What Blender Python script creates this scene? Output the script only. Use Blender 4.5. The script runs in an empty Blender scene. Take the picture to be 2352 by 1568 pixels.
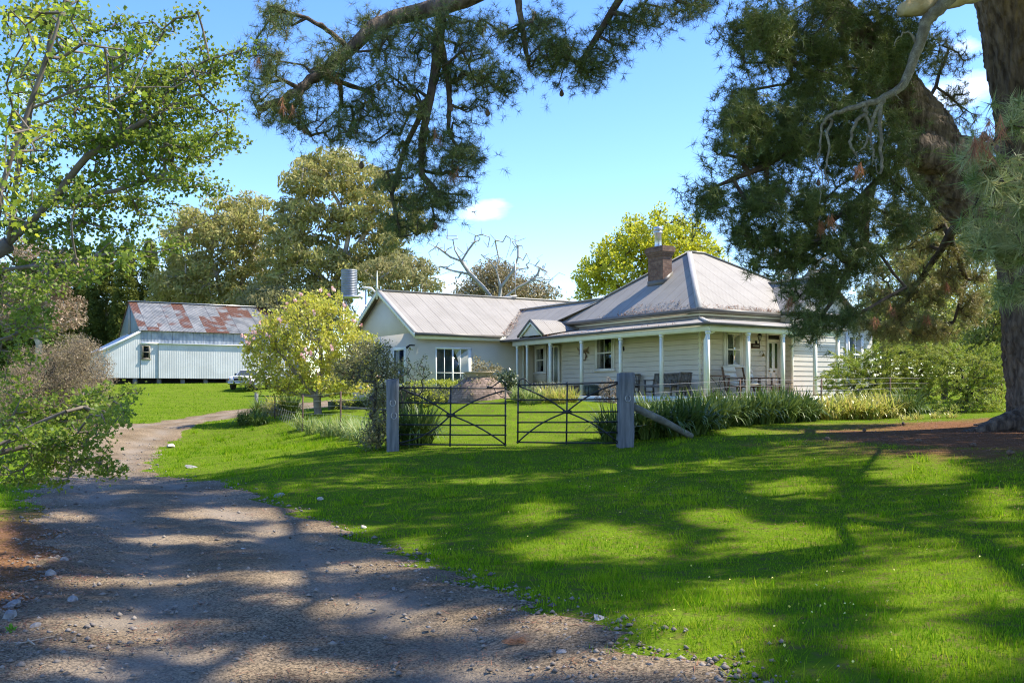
import bpy, math, random
import numpy as np
from mathutils import Vector, Matrix
C = bpy.context.scene.collection
R = math.radians
F, CX, HY = 2251.0, 1176.0, 903.0
def at(px, py, Y):
    return np.array([(px-CX)/F*Y, Y, (HY-py)/F*Y])
# ---------- house axes: A runs along the left verandah, B along the right one ----------
CO = np.array([6.95, 34.8, 0.0]); AX = np.array([-.518, .855, 0]); BX = np.array([.855, .518, 0])
def HC(a, b, z): return CO + a*AX + b*BX + np.array([0, 0, z])
def HCf(p): return HC(p[0], p[1], p[2])
# ---------- materials ----------
def _n(nt, t, **k):
    n = nt.nodes.new(t)
    for a, v in k.items(): setattr(n, a, v)
    return n
def c4(c): return (c[0], c[1], c[2], 1)
def mat(name, c1, c2=None, scale=4, rough=.6, bump=0, bscale=20, metal=0, trans=0, spec=.4, stretch=(1,1,1), c3=None, attr=False, tcol=None, detail=5, bdist=.02, lo=.35, hi=.65):
    m = bpy.data.materials.new(name); m.use_nodes = True; nt = m.node_tree; L = nt.links
    b = nt.nodes['Principled BSDF']; out = nt.nodes['Material Output']
    b.inputs['Roughness'].default_value = rough; b.inputs['Metallic'].default_value = metal
    b.inputs['Specular IOR Level'].default_value = spec
    tc = _n(nt, 'ShaderNodeTexCoord'); mp = _n(nt, 'ShaderNodeMapping'); mp.inputs['Scale'].default_value = stretch
    L.new(tc.outputs['Object'], mp.inputs['Vector'])
    col = None
    if c2 is None: c2 = tuple(x*.8 for x in c1)
    nz = _n(nt, 'ShaderNodeTexNoise'); nz.inputs['Scale'].default_value = scale; nz.inputs['Detail'].default_value = detail
    L.new(mp.outputs[0], nz.inputs['Vector'])
    rp = _n(nt, 'ShaderNodeValToRGB'); rp.color_ramp.elements[0].position = lo; rp.color_ramp.elements[1].position = hi
    rp.color_ramp.elements[0].color = c4(c1); rp.color_ramp.elements[1].color = c4(c2)
    L.new(nz.outputs['Fac'], rp.inputs[0]); col = rp.outputs[0]
    if c3 is not None:
        mx = _n(nt, 'ShaderNodeMix', data_type='RGBA')
        if attr:
            at_ = _n(nt, 'ShaderNodeAttribute', attribute_name='v'); L.new(at_.outputs['Fac'], mx.inputs[0])
        else:
            n2 = _n(nt, 'ShaderNodeTexNoise'); n2.inputs['Scale'].default_value = scale*6.3; L.new(mp.outputs[0], n2.inputs['Vector'])
            r2 = _n(nt, 'ShaderNodeValToRGB'); r2.color_ramp.elements[0].position = .5; r2.color_ramp.elements[1].position = .66
            L.new(n2.outputs['Fac'], r2.inputs[0]); L.new(r2.outputs[0], mx.inputs[0])
        L.new(col, mx.inputs[6]); mx.inputs[7].default_value = c4(c3); col = mx.outputs[2]
    L.new(col, b.inputs['Base Color'])
    if bump:
        bz = _n(nt, 'ShaderNodeTexNoise'); bz.inputs['Scale'].default_value = bscale; bz.inputs['Detail'].default_value = 6
        L.new(mp.outputs[0], bz.inputs['Vector'])
        bp = _n(nt, 'ShaderNodeBump'); bp.inputs['Strength'].default_value = bump; bp.inputs['Distance'].default_value = bdist
        L.new(bz.outputs['Fac'], bp.inputs['Height']); L.new(bp.outputs[0], b.inputs['Normal'])
    if trans:
        tr = _n(nt, 'ShaderNodeBsdfTranslucent'); ms = _n(nt, 'ShaderNodeMixShader'); ms.inputs[0].default_value = trans
        if tcol: tr.inputs[0].default_value = c4(tcol)
        else:
            hs = _n(nt, 'ShaderNodeHueSaturation'); hs.inputs['Value'].default_value = 1.7; hs.inputs['Hue'].default_value = .485; L.new(col, hs.inputs['Color']); L.new(hs.outputs[0], tr.inputs[0])
        L.new(b.outputs[0], ms.inputs[1]); L.new(tr.outputs[0], ms.inputs[2]); L.new(ms.outputs[0], out.inputs[0])
    return m
def corr(name, c1, c2, rust=None, pitch=.085, rough=.6, metal=.0, lap=.76, scale=1.2, depth=.006):
    m = mat(name, c1, c2, scale=scale, rough=rough, metal=metal); nt = m.node_tree; L = nt.links; b = nt.nodes['Principled BSDF']
    uv = _n(nt, 'ShaderNodeUVMap'); sp = _n(nt, 'ShaderNodeSeparateXYZ'); L.new(uv.outputs[0], sp.inputs[0])
    mu = _n(nt, 'ShaderNodeMath', operation='MULTIPLY'); mu.inputs[1].default_value = 2*math.pi/pitch; L.new(sp.outputs[0], mu.inputs[0])
    sn = _n(nt, 'ShaderNodeMath', operation='SINE'); L.new(mu.outputs[0], sn.inputs[0])
    fm = _n(nt, 'ShaderNodeMath', operation='PINGPONG'); fm.inputs[1].default_value = lap/2; L.new(sp.outputs[0], fm.inputs[0])
    lt = _n(nt, 'ShaderNodeMath', operation='LESS_THAN'); lt.inputs[1].default_value = .014; L.new(fm.outputs[0], lt.inputs[0])
    ad = _n(nt, 'ShaderNodeMath', operation='MULTIPLY_ADD'); ad.inputs[1].default_value = -1.0; L.new(lt.outputs[0], ad.inputs[0]); L.new(sn.outputs[0], ad.inputs[2])
    bp = _n(nt, 'ShaderNodeBump'); bp.inputs['Strength'].default_value = 1; bp.inputs['Distance'].default_value = depth
    L.new(ad.outputs[0], bp.inputs['Height']); L.new(bp.outputs[0], b.inputs['Normal'])
    col = b.inputs['Base Color'].links[0].from_socket
    mx0 = _n(nt, 'ShaderNodeMix', data_type='RGBA', blend_type='MULTIPLY'); mx0.inputs[7].default_value = (.55,.52,.5,1)
    L.new(lt.outputs[0], mx0.inputs[0]); L.new(col, mx0.inputs[6]); col = mx0.outputs[2]
    if rust:
        # rusted sheets: whole-sheet chance times streaky noise
        fl = _n(nt, 'ShaderNodeMath', operation='SNAP'); fl.inputs[1].default_value = lap; L.new(sp.outputs[0], fl.inputs[0])
        sv = _n(nt, 'ShaderNodeMath', operation='SNAP'); sv.inputs[1].default_value = 2.3; L.new(sp.outputs[1], sv.inputs[0])
        cb = _n(nt, 'ShaderNodeCombineXYZ'); L.new(fl.outputs[0], cb.inputs[0]); L.new(sv.outputs[0], cb.inputs[1])
        wn = _n(nt, 'ShaderNodeTexWhiteNoise', noise_dimensions='2D'); L.new(cb.outputs[0], wn.inputs[0])
        nz = _n(nt, 'ShaderNodeTexNoise'); nz.inputs['Scale'].default_value = .9; nz.inputs['Detail'].default_value = 6; L.new(uv.outputs[0], nz.inputs['Vector'])
        su = _n(nt, 'ShaderNodeMath', operation='ADD'); w2 = _n(nt, 'ShaderNodeMath', operation='MULTIPLY'); w2.inputs[1].default_value=.62; L.new(wn.outputs[0], w2.inputs[0]); n2_ = _n(nt, 'ShaderNodeMath', operation='MULTIPLY'); n2_.inputs[1].default_value=1.05; L.new(nz.outputs['Fac'], n2_.inputs[0]); L.new(w2.outputs[0], su.inputs[0]); L.new(n2_.outputs[0], su.inputs[1])
        rr = _n(nt, 'ShaderNodeValToRGB'); rr.color_ramp.elements[0].position = .78; rr.color_ramp.elements[1].position = .90
        sc = _n(nt, 'ShaderNodeMath', operation='MULTIPLY'); sc.inputs[1].default_value = .86; L.new(su.outputs[0], sc.inputs[0]); L.new(sc.outputs[0], rr.inputs[0])
        n3 = _n(nt, 'ShaderNodeTexNoise'); n3.inputs['Scale'].default_value = 9; L.new(uv.outputs[0], n3.inputs['Vector'])
        r3 = _n(nt, 'ShaderNodeValToRGB'); r3.color_ramp.elements[0].position=.3; r3.color_ramp.elements[1].position=.7
        r3.color_ramp.elements[0].color = (.05,.02,.013,1); r3.color_ramp.elements[1].color = (.18,.078,.045,1); L.new(n3.outputs['Fac'], r3.inputs[0])
        mx = _n(nt, 'ShaderNodeMix', data_type='RGBA'); L.new(rr.outputs[0], mx.inputs[0]); L.new(col, mx.inputs[6]); L.new(r3.outputs[0], mx.inputs[7]); col = mx.outputs[2]
    L.new(col, b.inputs['Base Color'])
    return m
def glassmat(name):
    m = bpy.data.materials.new(name); m.use_nodes = True; nt = m.node_tree; L = nt.links; nt.nodes.remove(nt.nodes['Principled BSDF']); out = nt.nodes['Material Output']
    t = _n(nt, 'ShaderNodeBsdfTransparent'); t.inputs[0].default_value = (.75,.8,.78,1)
    g = _n(nt, 'ShaderNodeBsdfGlossy'); g.inputs['Roughness'].default_value = .03
    fr = _n(nt, 'ShaderNodeFresnel'); fr.inputs[0].default_value = 1.22
    ms = _n(nt, 'ShaderNodeMixShader'); L.new(fr.outputs[0], ms.inputs[0]); L.new(t.outputs[0], ms.inputs[1]); L.new(g.outputs[0], ms.inputs[2]); L.new(ms.outputs[0], out.inputs[0])
    return m
# ---------- object helpers ----------
def tag(o, label=None, cat=None, group=None, kind=None):
    if label: o['label'] = label
    if cat: o['category'] = cat
    if group: o['group'] = group
    if kind: o['kind'] = kind
    return o
def thing(name, label, cat, loc=(0,0,0), group=None, rz=0):
    o = bpy.data.objects.new(name, None); C.objects.link(o); o.location = tuple(float(x) for x in loc); o.rotation_euler = (0,0,rz); o.empty_display_size = .3
    return tag(o, label, cat, group)
def rootloc(p):
    while p.parent: p = p.parent
    return np.array(p.location)
def npmesh(name, V, Fc, m, parent=None, attr=None, smooth=False, uv=None, local=False):
    V = np.asarray(V, dtype=np.float64)
    if parent is not None and not local: V = V - rootloc(parent)
    me = bpy.data.meshes.new(name); me.vertices.add(len(V)); me.vertices.foreach_set('co', V.astype(np.float32).ravel())
    if isinstance(Fc, np.ndarray):
        k = Fc.shape[1]; nf = len(Fc); flat = Fc.ravel(); st = np.arange(nf)*k; tot = np.full(nf, k)
    else:
        nf = len(Fc); tot = np.array([len(f) for f in Fc]); st = np.concatenate([[0], np.cumsum(tot)[:-1]]); flat = np.array([i for f in Fc for i in f])
    me.loops.add(len(flat)); me.loops.foreach_set('vertex_index', flat.astype(np.int32))
    me.polygons.add(nf); me.polygons.foreach_set('loop_start', st.astype(np.int32)); me.polygons.foreach_set('loop_total', tot.astype(np.int32))
    if smooth: me.polygons.foreach_set('use_smooth', np.ones(nf, dtype=bool))
    if attr is not None:
        a = me.attributes.new('v', 'FLOAT', 'FACE'); a.data.foreach_set('value', np.asarray(attr, dtype=np.float32))
    if uv is not None:
        u = me.uv_layers.new(name='UVMap'); u.data.foreach_set('uv', np.asarray(uv, dtype=np.float32).ravel())
    me.materials.append(m); me.update(calc_edges=True)
    o = bpy.data.objects.new(name, me); C.objects.link(o)
    if parent is not None: o.parent = parent
    return o
def _ident(p): return np.asarray(p, dtype=float)
class MB:
    def __init__(s, T=_ident): s.v=[]; s.f=[]; s.uv=[]; s.T=T; s.hasuv=False
    def poly(s, pts, uv=None, flip=False):
        i=len(s.v); s.v += [s.T(p) for p in pts]; idx=list(range(i,i+len(pts)))
        if uv is not None: s.hasuv=True; s.uv += [tuple(u) for u in uv]
        else: s.uv += [(0,0)]*len(pts)
        s.f.append(idx)
    def box(s, x0,x1,y0,y1,z0,z1):
        p=[(x,y,z) for z in (z0,z1) for y in (y0,y1) for x in (x0,x1)]
        s.hexa([p[0],p[1],p[3],p[2],p[4],p[5],p[7],p[6]])
    def hexa(s, p):   # bottom ring 0-3, top ring 4-7
        i=len(s.v); s.v += [s.T(q) for q in p]
        for f in ((3,2,1,0),(4,5,6,7),(0,1,5,4),(1,2,6,5),(2,3,7,6),(3,0,4,7)):
            s.f.append([i+k for k in f]); s.uv += [(0,0)]*4
    def bar(s, p0, p1, w, h, up=(0,0,1)):   # rectangular bar between points (after no transform)
        p0=np.asarray(s.T(p0),float); p1=np.asarray(s.T(p1),float); d=p1-p0; d/=np.linalg.norm(d); u=np.asarray(up,float)
        sd=np.cross(d,u)
        if np.linalg.norm(sd)<1e-4: sd=np.array([1.,0,0])
        sd/=np.linalg.norm(sd); u=np.cross(sd,d); T=s.T; s.T=_ident
        q=[]
        for p in (p0,p1):
            q += [p-sd*w/2-u*h/2, p+sd*w/2-u*h/2, p+sd*w/2+u*h/2, p-sd*w/2+u*h/2]
        s.hexa(q); s.T=T
    def tube(s, pts, r, k=8, cap=True):
        pts=[np.asarray(s.T(p),float) for p in pts]; n=len(pts); rs=r if hasattr(r,'__len__') else [r]*n
        i0=len(s.v); up=None
        for j,p in enumerate(pts):
            d = pts[min(j+1,n-1)]-pts[max(j-1,0)]; d=d/(np.linalg.norm(d)+1e-9)
            if up is None:
                up=np.array([0,0,1.]) if abs(d[2])<.9 else np.array([1.,0,0])
            a=np.cross(d,up); a/=np.linalg.norm(a)+1e-9; b=np.cross(a,d); up=b
            for q in range(k):
                t=2*math.pi*q/k; s.v.append(p+rs[j]*(a*math.cos(t)+b*math.sin(t)))
        for j in range(n-1):
            for q in range(k):
                q2=(q+1)%k; s.f.append([i0+j*k+q,i0+j*k+q2,i0+(j+1)*k+q2,i0+(j+1)*k+q]); s.uv += [(0,0)]*4
        if cap:
            s.f.append([i0+q for q in range(k)][::-1]); s.uv += [(0,0)]*k
            s.f.append([i0+(n-1)*k+q for q in range(k)]); s.uv += [(0,0)]*k
    def lathe(s, c, prof, k=20, cap=True):
        i0=len(s.v)
        for r,z in prof:
            for q in range(k):
                t=2*math.pi*q/k; s.v.append(s.T((c[0]+r*math.cos(t), c[1]+r*math.sin(t), c[2]+z)))
        for j in range(len(prof)-1):
            for q in range(k):
                q2=(q+1)%k; s.f.append([i0+j*k+q,i0+j*k+q2,i0+(j+1)*k+q2,i0+(j+1)*k+q]); s.uv += [(0,0)]*4
        if cap:
            s.f.append([i0+q for q in range(k)][::-1]); s.uv += [(0,0)]*k
            n=len(prof)-1; s.f.append([i0+n*k+q for q in range(k)]); s.uv += [(0,0)]*k
    def ball(s, c, r, k=8, sz=1):
        n=5; s.lathe(c, [(r*math.sin(math.pi*(j+.001)/n+.001), -r*sz*math.cos(math.pi*j/n)) for j in range(n+1)], k, False)
    def build(s, name, m, parent=None, smooth=False, local=False, label=None):
        o = npmesh(name, np.array(s.v), s.f, m, parent, smooth=smooth, uv=s.uv if s.hasuv else None, local=local)
        if label: o['label']=label
        return o
def recalc(o):
    import bmesh
    bm=bmesh.new(); bm.from_mesh(o.data); bmesh.ops.recalc_face_normals(bm, faces=bm.faces); bm.to_mesh(o.data); bm.free()
def roofpoly(mb, pts, udir, thick=None):
    """quad/tri in world-of-T coords; uv: u along udir (horizontal), v up the slope"""
    P=[np.asarray(mb.T(p),float) for p in pts]; T=mb.T; mb.T=_ident
    ud=np.asarray(udir,float); n=np.cross(P[1]-P[0],P[2]-P[0]); n/=np.linalg.norm(n)
    if n[2]<0: n=-n; P=P[::-1]
    vd=np.cross(n,ud); mb.poly(P, uv=[(float(p@ud), float(p@vd)) for p in P])
    Q=[p-n*.03 for p in P][::-1]; mb.poly(Q, uv=[(0,0)]*len(Q)); k=len(P)
    for i in range(k):
        j=(i+1)%k; mb.poly([P[i],P[i]-n*.03,P[j]-n*.03,P[j]], uv=[(0,0)]*4)
    mb.T=T
# ---------- foliage ----------
def unit(v): return v/(np.linalg.norm(v,axis=-1,keepdims=True)+1e-9)
def leafmesh(rng, cen, rad, n, size, aspect=2.2, flat=0, droop=0, shell=0, vary=.35, bend=True):
    """cen (K,3), rad scalar or (K,) or (K,3); n leaves per clump. returns V,F,attr"""
    K=len(cen); N=K*n; c=np.repeat(cen,n,0); r=np.asarray(rad,float)
    if r.ndim==0: r=np.full(K,float(r))
    r=np.repeat(r,n,0)
    if r.ndim==1: r=r[:,None]
    d=unit(rng.normal(size=(N,3))); u=rng.random((N,1))**(1/3.); u=np.maximum(u,shell)
    p=c+d*u*r
    ax=unit(rng.normal(size=(N,3))+np.array([0,0,-droop])+d*.6)
    nm=rng.normal(size=(N,3)); nm[:,2]+=flat; sd=unit(np.cross(ax,nm))
    L=size*(1+vary*rng.normal(size=(N,1))).clip(.4,1.9); W=L/aspect
    V=np.stack([p-ax*L/2, p+sd*W/2, p+ax*L/2, p-sd*W/2],1).reshape(-1,3)
    Fc=np.arange(N*4).reshape(N,4); return V,Fc,rng.random(N)
def needles(rng, pos, dirs, n, length, width, spread=1.0):
    """tuft of needles round each twig tip"""
    K=len(pos); N=K*n; p=np.repeat(pos,n,0); d=np.repeat(unit(dirs),n,0)
    back=rng.random((N,1))*length*.8; base=p-d*back
    v=unit(d*(.75-.35*spread)+unit(rng.normal(size=(N,3)))*spread*.85)
    L=length*(.7+.5*rng.random((N,1))); s=unit(np.cross(v,rng.normal(size=(N,3))))*width/2
    V=np.stack([base-s, base+s, base+v*L],1).reshape(-1,3)
    return V,np.arange(N*3).reshape(N,3),np.repeat(rng.random(K),n)
def grow(rng, seeds, targets, step=.5, jit=.12, sag=0.0, tip=.012, pw=.45, rmax=1.0, kside=5, bias=.0):
    """seeds: list of polylines (first point of each joins nearest existing node). returns tube V,F and last dirs at each target"""
    cap=len(targets)*14+4000; pos=np.zeros((cap,3)); par=-np.ones(cap,int); n=0; depth=np.zeros(cap)
    for s in seeds:
        s=np.asarray(s,float); pp=-1
        if n>0: pp=int(np.argmin(((pos[:n]-s[0])**2).sum(1)))
        for i in range(len(s)):
            a=s[i-1] if i else None
            if a is None:
                pos[n]=s[0]; par[n]=pp; depth[n]=0 if pp<0 else depth[pp]+np.linalg.norm(pos[pp]-s[0]); pp=n; n+=1
            else:
                m=max(1,int(np.linalg.norm(s[i]-a)/step))
                for j in range(1,m+1):
                    pos[n]=a+(s[i]-a)*j/m+rng.normal(size=3)*jit*.25*step; par[n]=pp; depth[n]=depth[pp]+step; pp=n; n+=1
    base=pos[0]; T=np.asarray(targets,float); seedn=n
    d0=np.array([((pos[:seedn]-t)**2).sum(1).min() for t in T]) if len(T) else np.array([])
    order=np.argsort(d0); dirs=np.zeros_like(T); tipw=np.zeros(cap)
    for k in order:
        t=T[k]; dd=np.sqrt(((pos[:n]-t)**2).sum(1))+bias*depth[:n]; j=int(np.argmin(dd)); D=np.linalg.norm(pos[j]-t)
        m=max(1,int(D/step)); pp=j; a=pos[j]; off=rng.normal(size=3)*D*jit
        if n+m>=cap: break
        for q in range(1,m+1):
            f=q/m; pos[n]=a+(t-a)*f+off*math.sin(math.pi*f)+np.array([0,0,sag*D*math.sin(math.pi*f)])+(rng.normal(size=3)*step*jit*.6 if q<m else 0)
            par[n]=pp; depth[n]=depth[pp]+D/m; pp=n; n+=1
        dirs[k]=pos[n-1]-pos[par[n-1]]; tipw[n-1]=1
    w=tipw[:n].copy()
    for i in range(n-1,0,-1):
        if w[i]==0: w[i]=1
        if par[i]>=0: w[par[i]]+=w[i]
    w=np.maximum(w,1); r=np.minimum(tip*w**pw,rmax)
    e=np.array([i for i in range(n) if par[i]>=0]); p1=pos[e]; p0=pos[par[e]]; r1=r[e]; r0=np.minimum(r[par[e]],r1*1.8)
    V,Fc=tubes(p0,p1,r0,r1,kside); return V,Fc,dirs,(pos[:n],par[:n],r)
def tubes(p0,p1,r0,r1,k=5):
    N=len(p0); d=unit(p1-p0); up=np.where(np.abs(d[:,2:3])<.9,np.array([[0,0,1.]]),np.array([[1.,0,0]])); a=unit(np.cross(d,up)); b=np.cross(a,d)
    p1=p1+d*r1[:,None]*.3; V=np.zeros((N,2*k,3))
    for q in range(k):
        t=2*math.pi*q/k; o=a*math.cos(t)+b*math.sin(t); V[:,q]=p0+o*r0[:,None]; V[:,k+q]=p1+o*r1[:,None]
    Fc=np.array([[q,(q+1)%k,k+(q+1)%k,k+q] for q in range(k)]); Fc=(np.arange(N)[:,None,None]*2*k+Fc[None]).reshape(-1,4)
    return V.reshape(-1,3),Fc
def blobs(rng, L, n, thin=0):
    """sample points in ellipsoids given as (px,py,Y,rx_px,ry_px,rY_m)"""
    vol=np.array([b[3]*b[4]*b[5]*b[2]**2 for b in L])**(.8); pk=rng.choice(len(L),n,p=vol/vol.sum()); out=[]
    for i in pk:
        b=L[i]; d=rng.normal(size=3); d/=np.linalg.norm(d); d*=rng.random()**(.42)
        out.append(at(b[0]+d[0]*b[3], b[1]+d[1]*b[4], b[2]+d[2]*b[5]))
    P=np.array(out)
    if thin:
        keep=[]; 
        for p in P:
            if not keep or (((np.array(keep)-p)**2).sum(1)).min()>thin*thin: keep.append(p)
        P=np.array(keep)
    return P
def cat(*ms):
    V=[];Fs=[];A=[];o=0
    for v,f,a in ms: V.append(v);Fs.append(f+o);A.append(a);o+=len(v)
    return np.concatenate(V),np.concatenate(Fs),np.concatenate(A)
# ---------- terrain ----------
cps=[at(*p) for p in [(1176,1568,5.4),(380,1092,19),(60,1110,17.5),(640,1160,14),(870,1240,10.7),(1230,1400,7.2),(1650,1568,5.3),(150,1250,10.3),
 (560,1037,26),(300,1000,33),(423,969,42),(580,934,55),(150,985,32),(0,1006,30),(345,881,72.5),(560,879,76),(200,884,70),(565,895,70),(450,926,58),(350,942,50),
 (782,1000,29),(695,991,33),(589,960,42),(731,950,38),(1000,938,34),(1035,926,31),(1176,990,24),(1340,938,42),(1625,938,34.8),(905,1035,20),(1440,1024,20),
 (1600,1006,21),(1790,972,25),(1950,966,27),(2130,960,28),(2290,988,21),(2352,960,24),(2100,1010,19)]]
cps+= [np.array(p,float) for p in [(0,0,-1.6),(-5,2,-1.55),(6,2,-1.25),(0,-10,-1.6),(12,-5,-1.0),(-15,5,-1.5),(-20,15,-1.4),(4.2,8,-1.27),(8,10,-1.0),(14,15,-.7),(18,25,-.5),
 (2,8,-1.44),(.2,12,-1.44),(3,13,-1.27),(-1,17,-1.36),(3,17,-1.2),(7,16,-1.0),(-3.4,17,-1.42),(30,40,-.3),(60,60,0),(-40,80,1),(0,95,1.0),(60,100,1.5),(-60,100,1.5),(0,200,3),(-150,200,4),
 (150,200,4),(-30,30,-1.0),(-4,45,-.58),(8,50,-.5),(15,45,-.5),(0,60,-.3),(16,37,-.5),(0,400,5),(300,300,6),(-300,300,6),(-100,0,-1),(100,0,-1),(0,-60,-2),(2,38.5,-.62),(-9,60,-.3)]]
cps=np.array(cps)
def _ker(d): return np.sqrt(d*d+9.0)
_Dm=_ker(np.linalg.norm(cps[:,None,:2]-cps[None,:,:2],axis=2)); _n0=len(cps); _M=np.zeros((_n0+3,_n0+3)); _M[:_n0,:_n0]=-_Dm-np.eye(_n0)*.05
_M[:_n0,_n0]=1; _M[:_n0,_n0+1:]=cps[:,:2]; _M[_n0,:_n0]=1; _M[_n0+1:,:_n0]=cps[:,:2].T
_w=np.linalg.solve(_M,np.concatenate([cps[:,2],[0,0,0]]))
def H(x,y):
    x=np.asarray(x,float); y=np.asarray(y,float); sh=x.shape; x=x.ravel(); y=y.ravel(); o=np.zeros(len(x))
    for s in range(0,len(x),20000):
        d=_ker(np.hypot(x[s:s+20000,None]-cps[None,:,0],y[s:s+20000,None]-cps[None,:,1])); o[s:s+20000]=-d@_w[:_n0]+_w[_n0]+x[s:s+20000]*_w[_n0+1]+y[s:s+20000]*_w[_n0+2]
    o+= .025*np.sin(x*1.3+.7*np.sin(y*.9))*np.sin(y*1.1+1.2)
    return o.reshape(sh)
def gz(x,y): return float(H(np.array([x]),np.array([y]))[0])
def G(px,Y): # ground point under picture column px at distance Y
    x=(px-CX)/F*Y; return np.array([x,Y,gz(x,Y)])
RE=np.array([(2.9,-8),(2.0,2),(1.15,5.3),(.17,7.2),(-.75,9),(-1.45,10.7),(-3.25,14),(-4.7,16.3),(-6.75,19),(-8.3,22.5),(-9.2,25.5),(-10.4,29),(-11.4,33),(-12.2,38),(-12.7,42),(-12.2,46),(-10.7,50),(-8,53),(-3,55)],float)
LE=np.array([(-1.6,-8),(-2.4,2),(-3.3,5.3),(-3.9,7.2),(-4.4,9),(-5.1,10.7),(-6.9,14),(-8.0,16.3),(-9.1,19),(-10.7,22.5),(-12.0,25.5),(-13.6,29),(-14.6,33),(-15.1,38),(-15.2,42),(-15.0,47),(-14.0,54),(-11,59),(-4,62)],float)
def resample(P,n):
    t=np.arange(len(P)); q=np.linspace(0,len(P)-1,n); 
    # Catmull-Rom
    o=[]
    for s in q:
        i=min(int(s),len(P)-2); u=s-i; p0=P[max(i-1,0)];p1=P[i];p2=P[i+1];p3=P[min(i+2,len(P)-1)]
        o.append(.5*((2*p1)+(-p0+p2)*u+(2*p0-5*p1+4*p2-p3)*u*u+(-p0+3*p1-3*p2+p3)*u**3))
    return np.array(o)
REf=resample(RE,260); LEf=resample(LE,260)
_rs=np.random.default_rng(5)
def wob(n,amp,k):
    return sum(amp/(i+1)*np.sin(np.linspace(0,2*math.pi*k*(i+1)*1.37,n)+_rs.random()*6) for i in range(4))
REw=REf+np.stack([wob(260,.12,23),np.zeros(260)],1); LEw=LEf+np.stack([wob(260,.16,21),np.zeros(260)],1)
def roadmask(x,y,pad=0):
    """1 inside road polygon"""
    poly=np.concatenate([REw,LEw[::-1]]); n=len(poly); ins=np.zeros(x.shape,bool); j=n-1
    for i in range(n):
        xi,yi=poly[i];xj,yj=poly[j]; c=((yi>y)!=(yj>y))
        if c.any(): ins^= c & (x < (xj-xi)*(y-yi)/(yj-yi+1e-12)+xi)
        j=i
    return ins
def edge_dist(x,y):
    d=np.full(x.shape,1e9)
    for E in (REw,LEw):
        for s in range(0,len(x),20000):
            d[s:s+20000]=np.minimum(d[s:s+20000], np.sqrt(((x[s:s+20000,None]-E[None,:,0])**2+(y[s:s+20000,None]-E[None,:,1])**2)).min(1))
    return d
def smooth(a,b,x): t=np.clip((x-a)/(b-a),0,1); return t*t*(3-2*t)
def vnoise(x,y,s,seed=0):
    r=np.random.default_rng(seed); o=0
    for k in range(5):
        a=r.random()*6.28; f=(.6+.5*r.random())*(1.6**k)/s; o=o+np.sin((x*math.cos(a)+y*math.sin(a))*f*6.28+r.random()*6+1.3*np.sin((y*math.cos(a)-x*math.sin(a))*f*4.1+r.random()*6))/(1.4**k)
    return o/2.2
def litter(x,y):
    a=smooth(1.0,.0,np.hypot((x-10.5)/6.2,(y-20.8)/4.6)+.18*vnoise(x,y,2.2,3)-.35)
    b=smooth(.55,.1,np.hypot((x+4.6-.0)/1.5,(y-9.0)/4.5)+.15*vnoise(x,y,1.2,4)-.45)*(x<-2.5)
    return np.clip(np.maximum(a,b*.9),0,1)
def _le(y): return np.interp(y,LEf[:,1],LEf[:,0])
def litter(x,y):
    a=smooth(.3,.75,1.25-np.hypot((x-11.6)/7.6,(y-19.2)/8.0)+.13*vnoise(x,y,2.2,3))*smooth(27.2,26.2,y)
    b=smooth(.25,.8,1.2-np.hypot((x-_le(y)+.1)/1.25,(y-9.5)/5.2)+.15*vnoise(x,y,1.2,4))
    return np.clip(np.maximum(a,b*.95),0,1)
# ---------- world, sun, camera ----------
SUN_E=R(53); SDIR=np.array([.985,.13]); SDIR=SDIR/np.linalg.norm(SDIR)
S3=np.array([SDIR[0]*math.cos(SUN_E),SDIR[1]*math.cos(SUN_E),math.sin(SUN_E)])
w=bpy.data.worlds.new('World'); bpy.context.scene.world=w; w.use_nodes=True; nt=w.node_tree; L=nt.links; bg=nt.nodes['Background']
sk=_n(nt,'ShaderNodeTexSky',sky_type='NISHITA'); sk.sun_disc=False; sk.sun_elevation=SUN_E; sk.sun_rotation=math.atan2(SDIR[0],SDIR[1]); sk.altitude=300; sk.air_density=1.0; sk.dust_density=.25; sk.ozone_density=2.2
hs=_n(nt,'ShaderNodeHueSaturation'); hs.inputs['Saturation'].default_value=1.26; hs.inputs['Hue'].default_value=.512; L.new(sk.outputs[0],hs.inputs['Color'])
# small fair-weather clouds low in the sky
tc=_n(nt,'ShaderNodeTexCoord'); mp=_n(nt,'ShaderNodeMapping'); mp.inputs['Scale'].default_value=(1,1,2.6); L.new(tc.outputs['Generated'],mp.inputs[0])
nz=_n(nt,'ShaderNodeTexNoise'); nz.inputs['Scale'].default_value=11; nz.inputs['Detail'].default_value=7; nz.inputs['Roughness'].default_value=.55; L.new(mp.outputs[0],nz.inputs[0])
def cloudspot(px,py,rad,asp=2.2):
    v=at(px,py,1.0); v=v/np.linalg.norm(v)
    sb=_n(nt,'ShaderNodeVectorMath',operation='SUBTRACT'); L.new(tc.outputs['Generated'],sb.inputs[0]); sb.inputs[1].default_value=tuple(v)
    ml=_n(nt,'ShaderNodeVectorMath',operation='MULTIPLY'); L.new(sb.outputs[0],ml.inputs[0]); ml.inputs[1].default_value=(1,1,asp)
    ln=_n(nt,'ShaderNodeVectorMath',operation='LENGTH'); L.new(ml.outputs[0],ln.inputs[0])
    mr=_n(nt,'ShaderNodeMapRange'); mr.inputs[1].default_value=0; mr.inputs[2].default_value=rad*1.5; mr.inputs[3].default_value=.40; mr.inputs[4].default_value=-.3; L.new(ln.outputs['Value'],mr.inputs[0]); return mr.outputs[0]
acc=None
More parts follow.
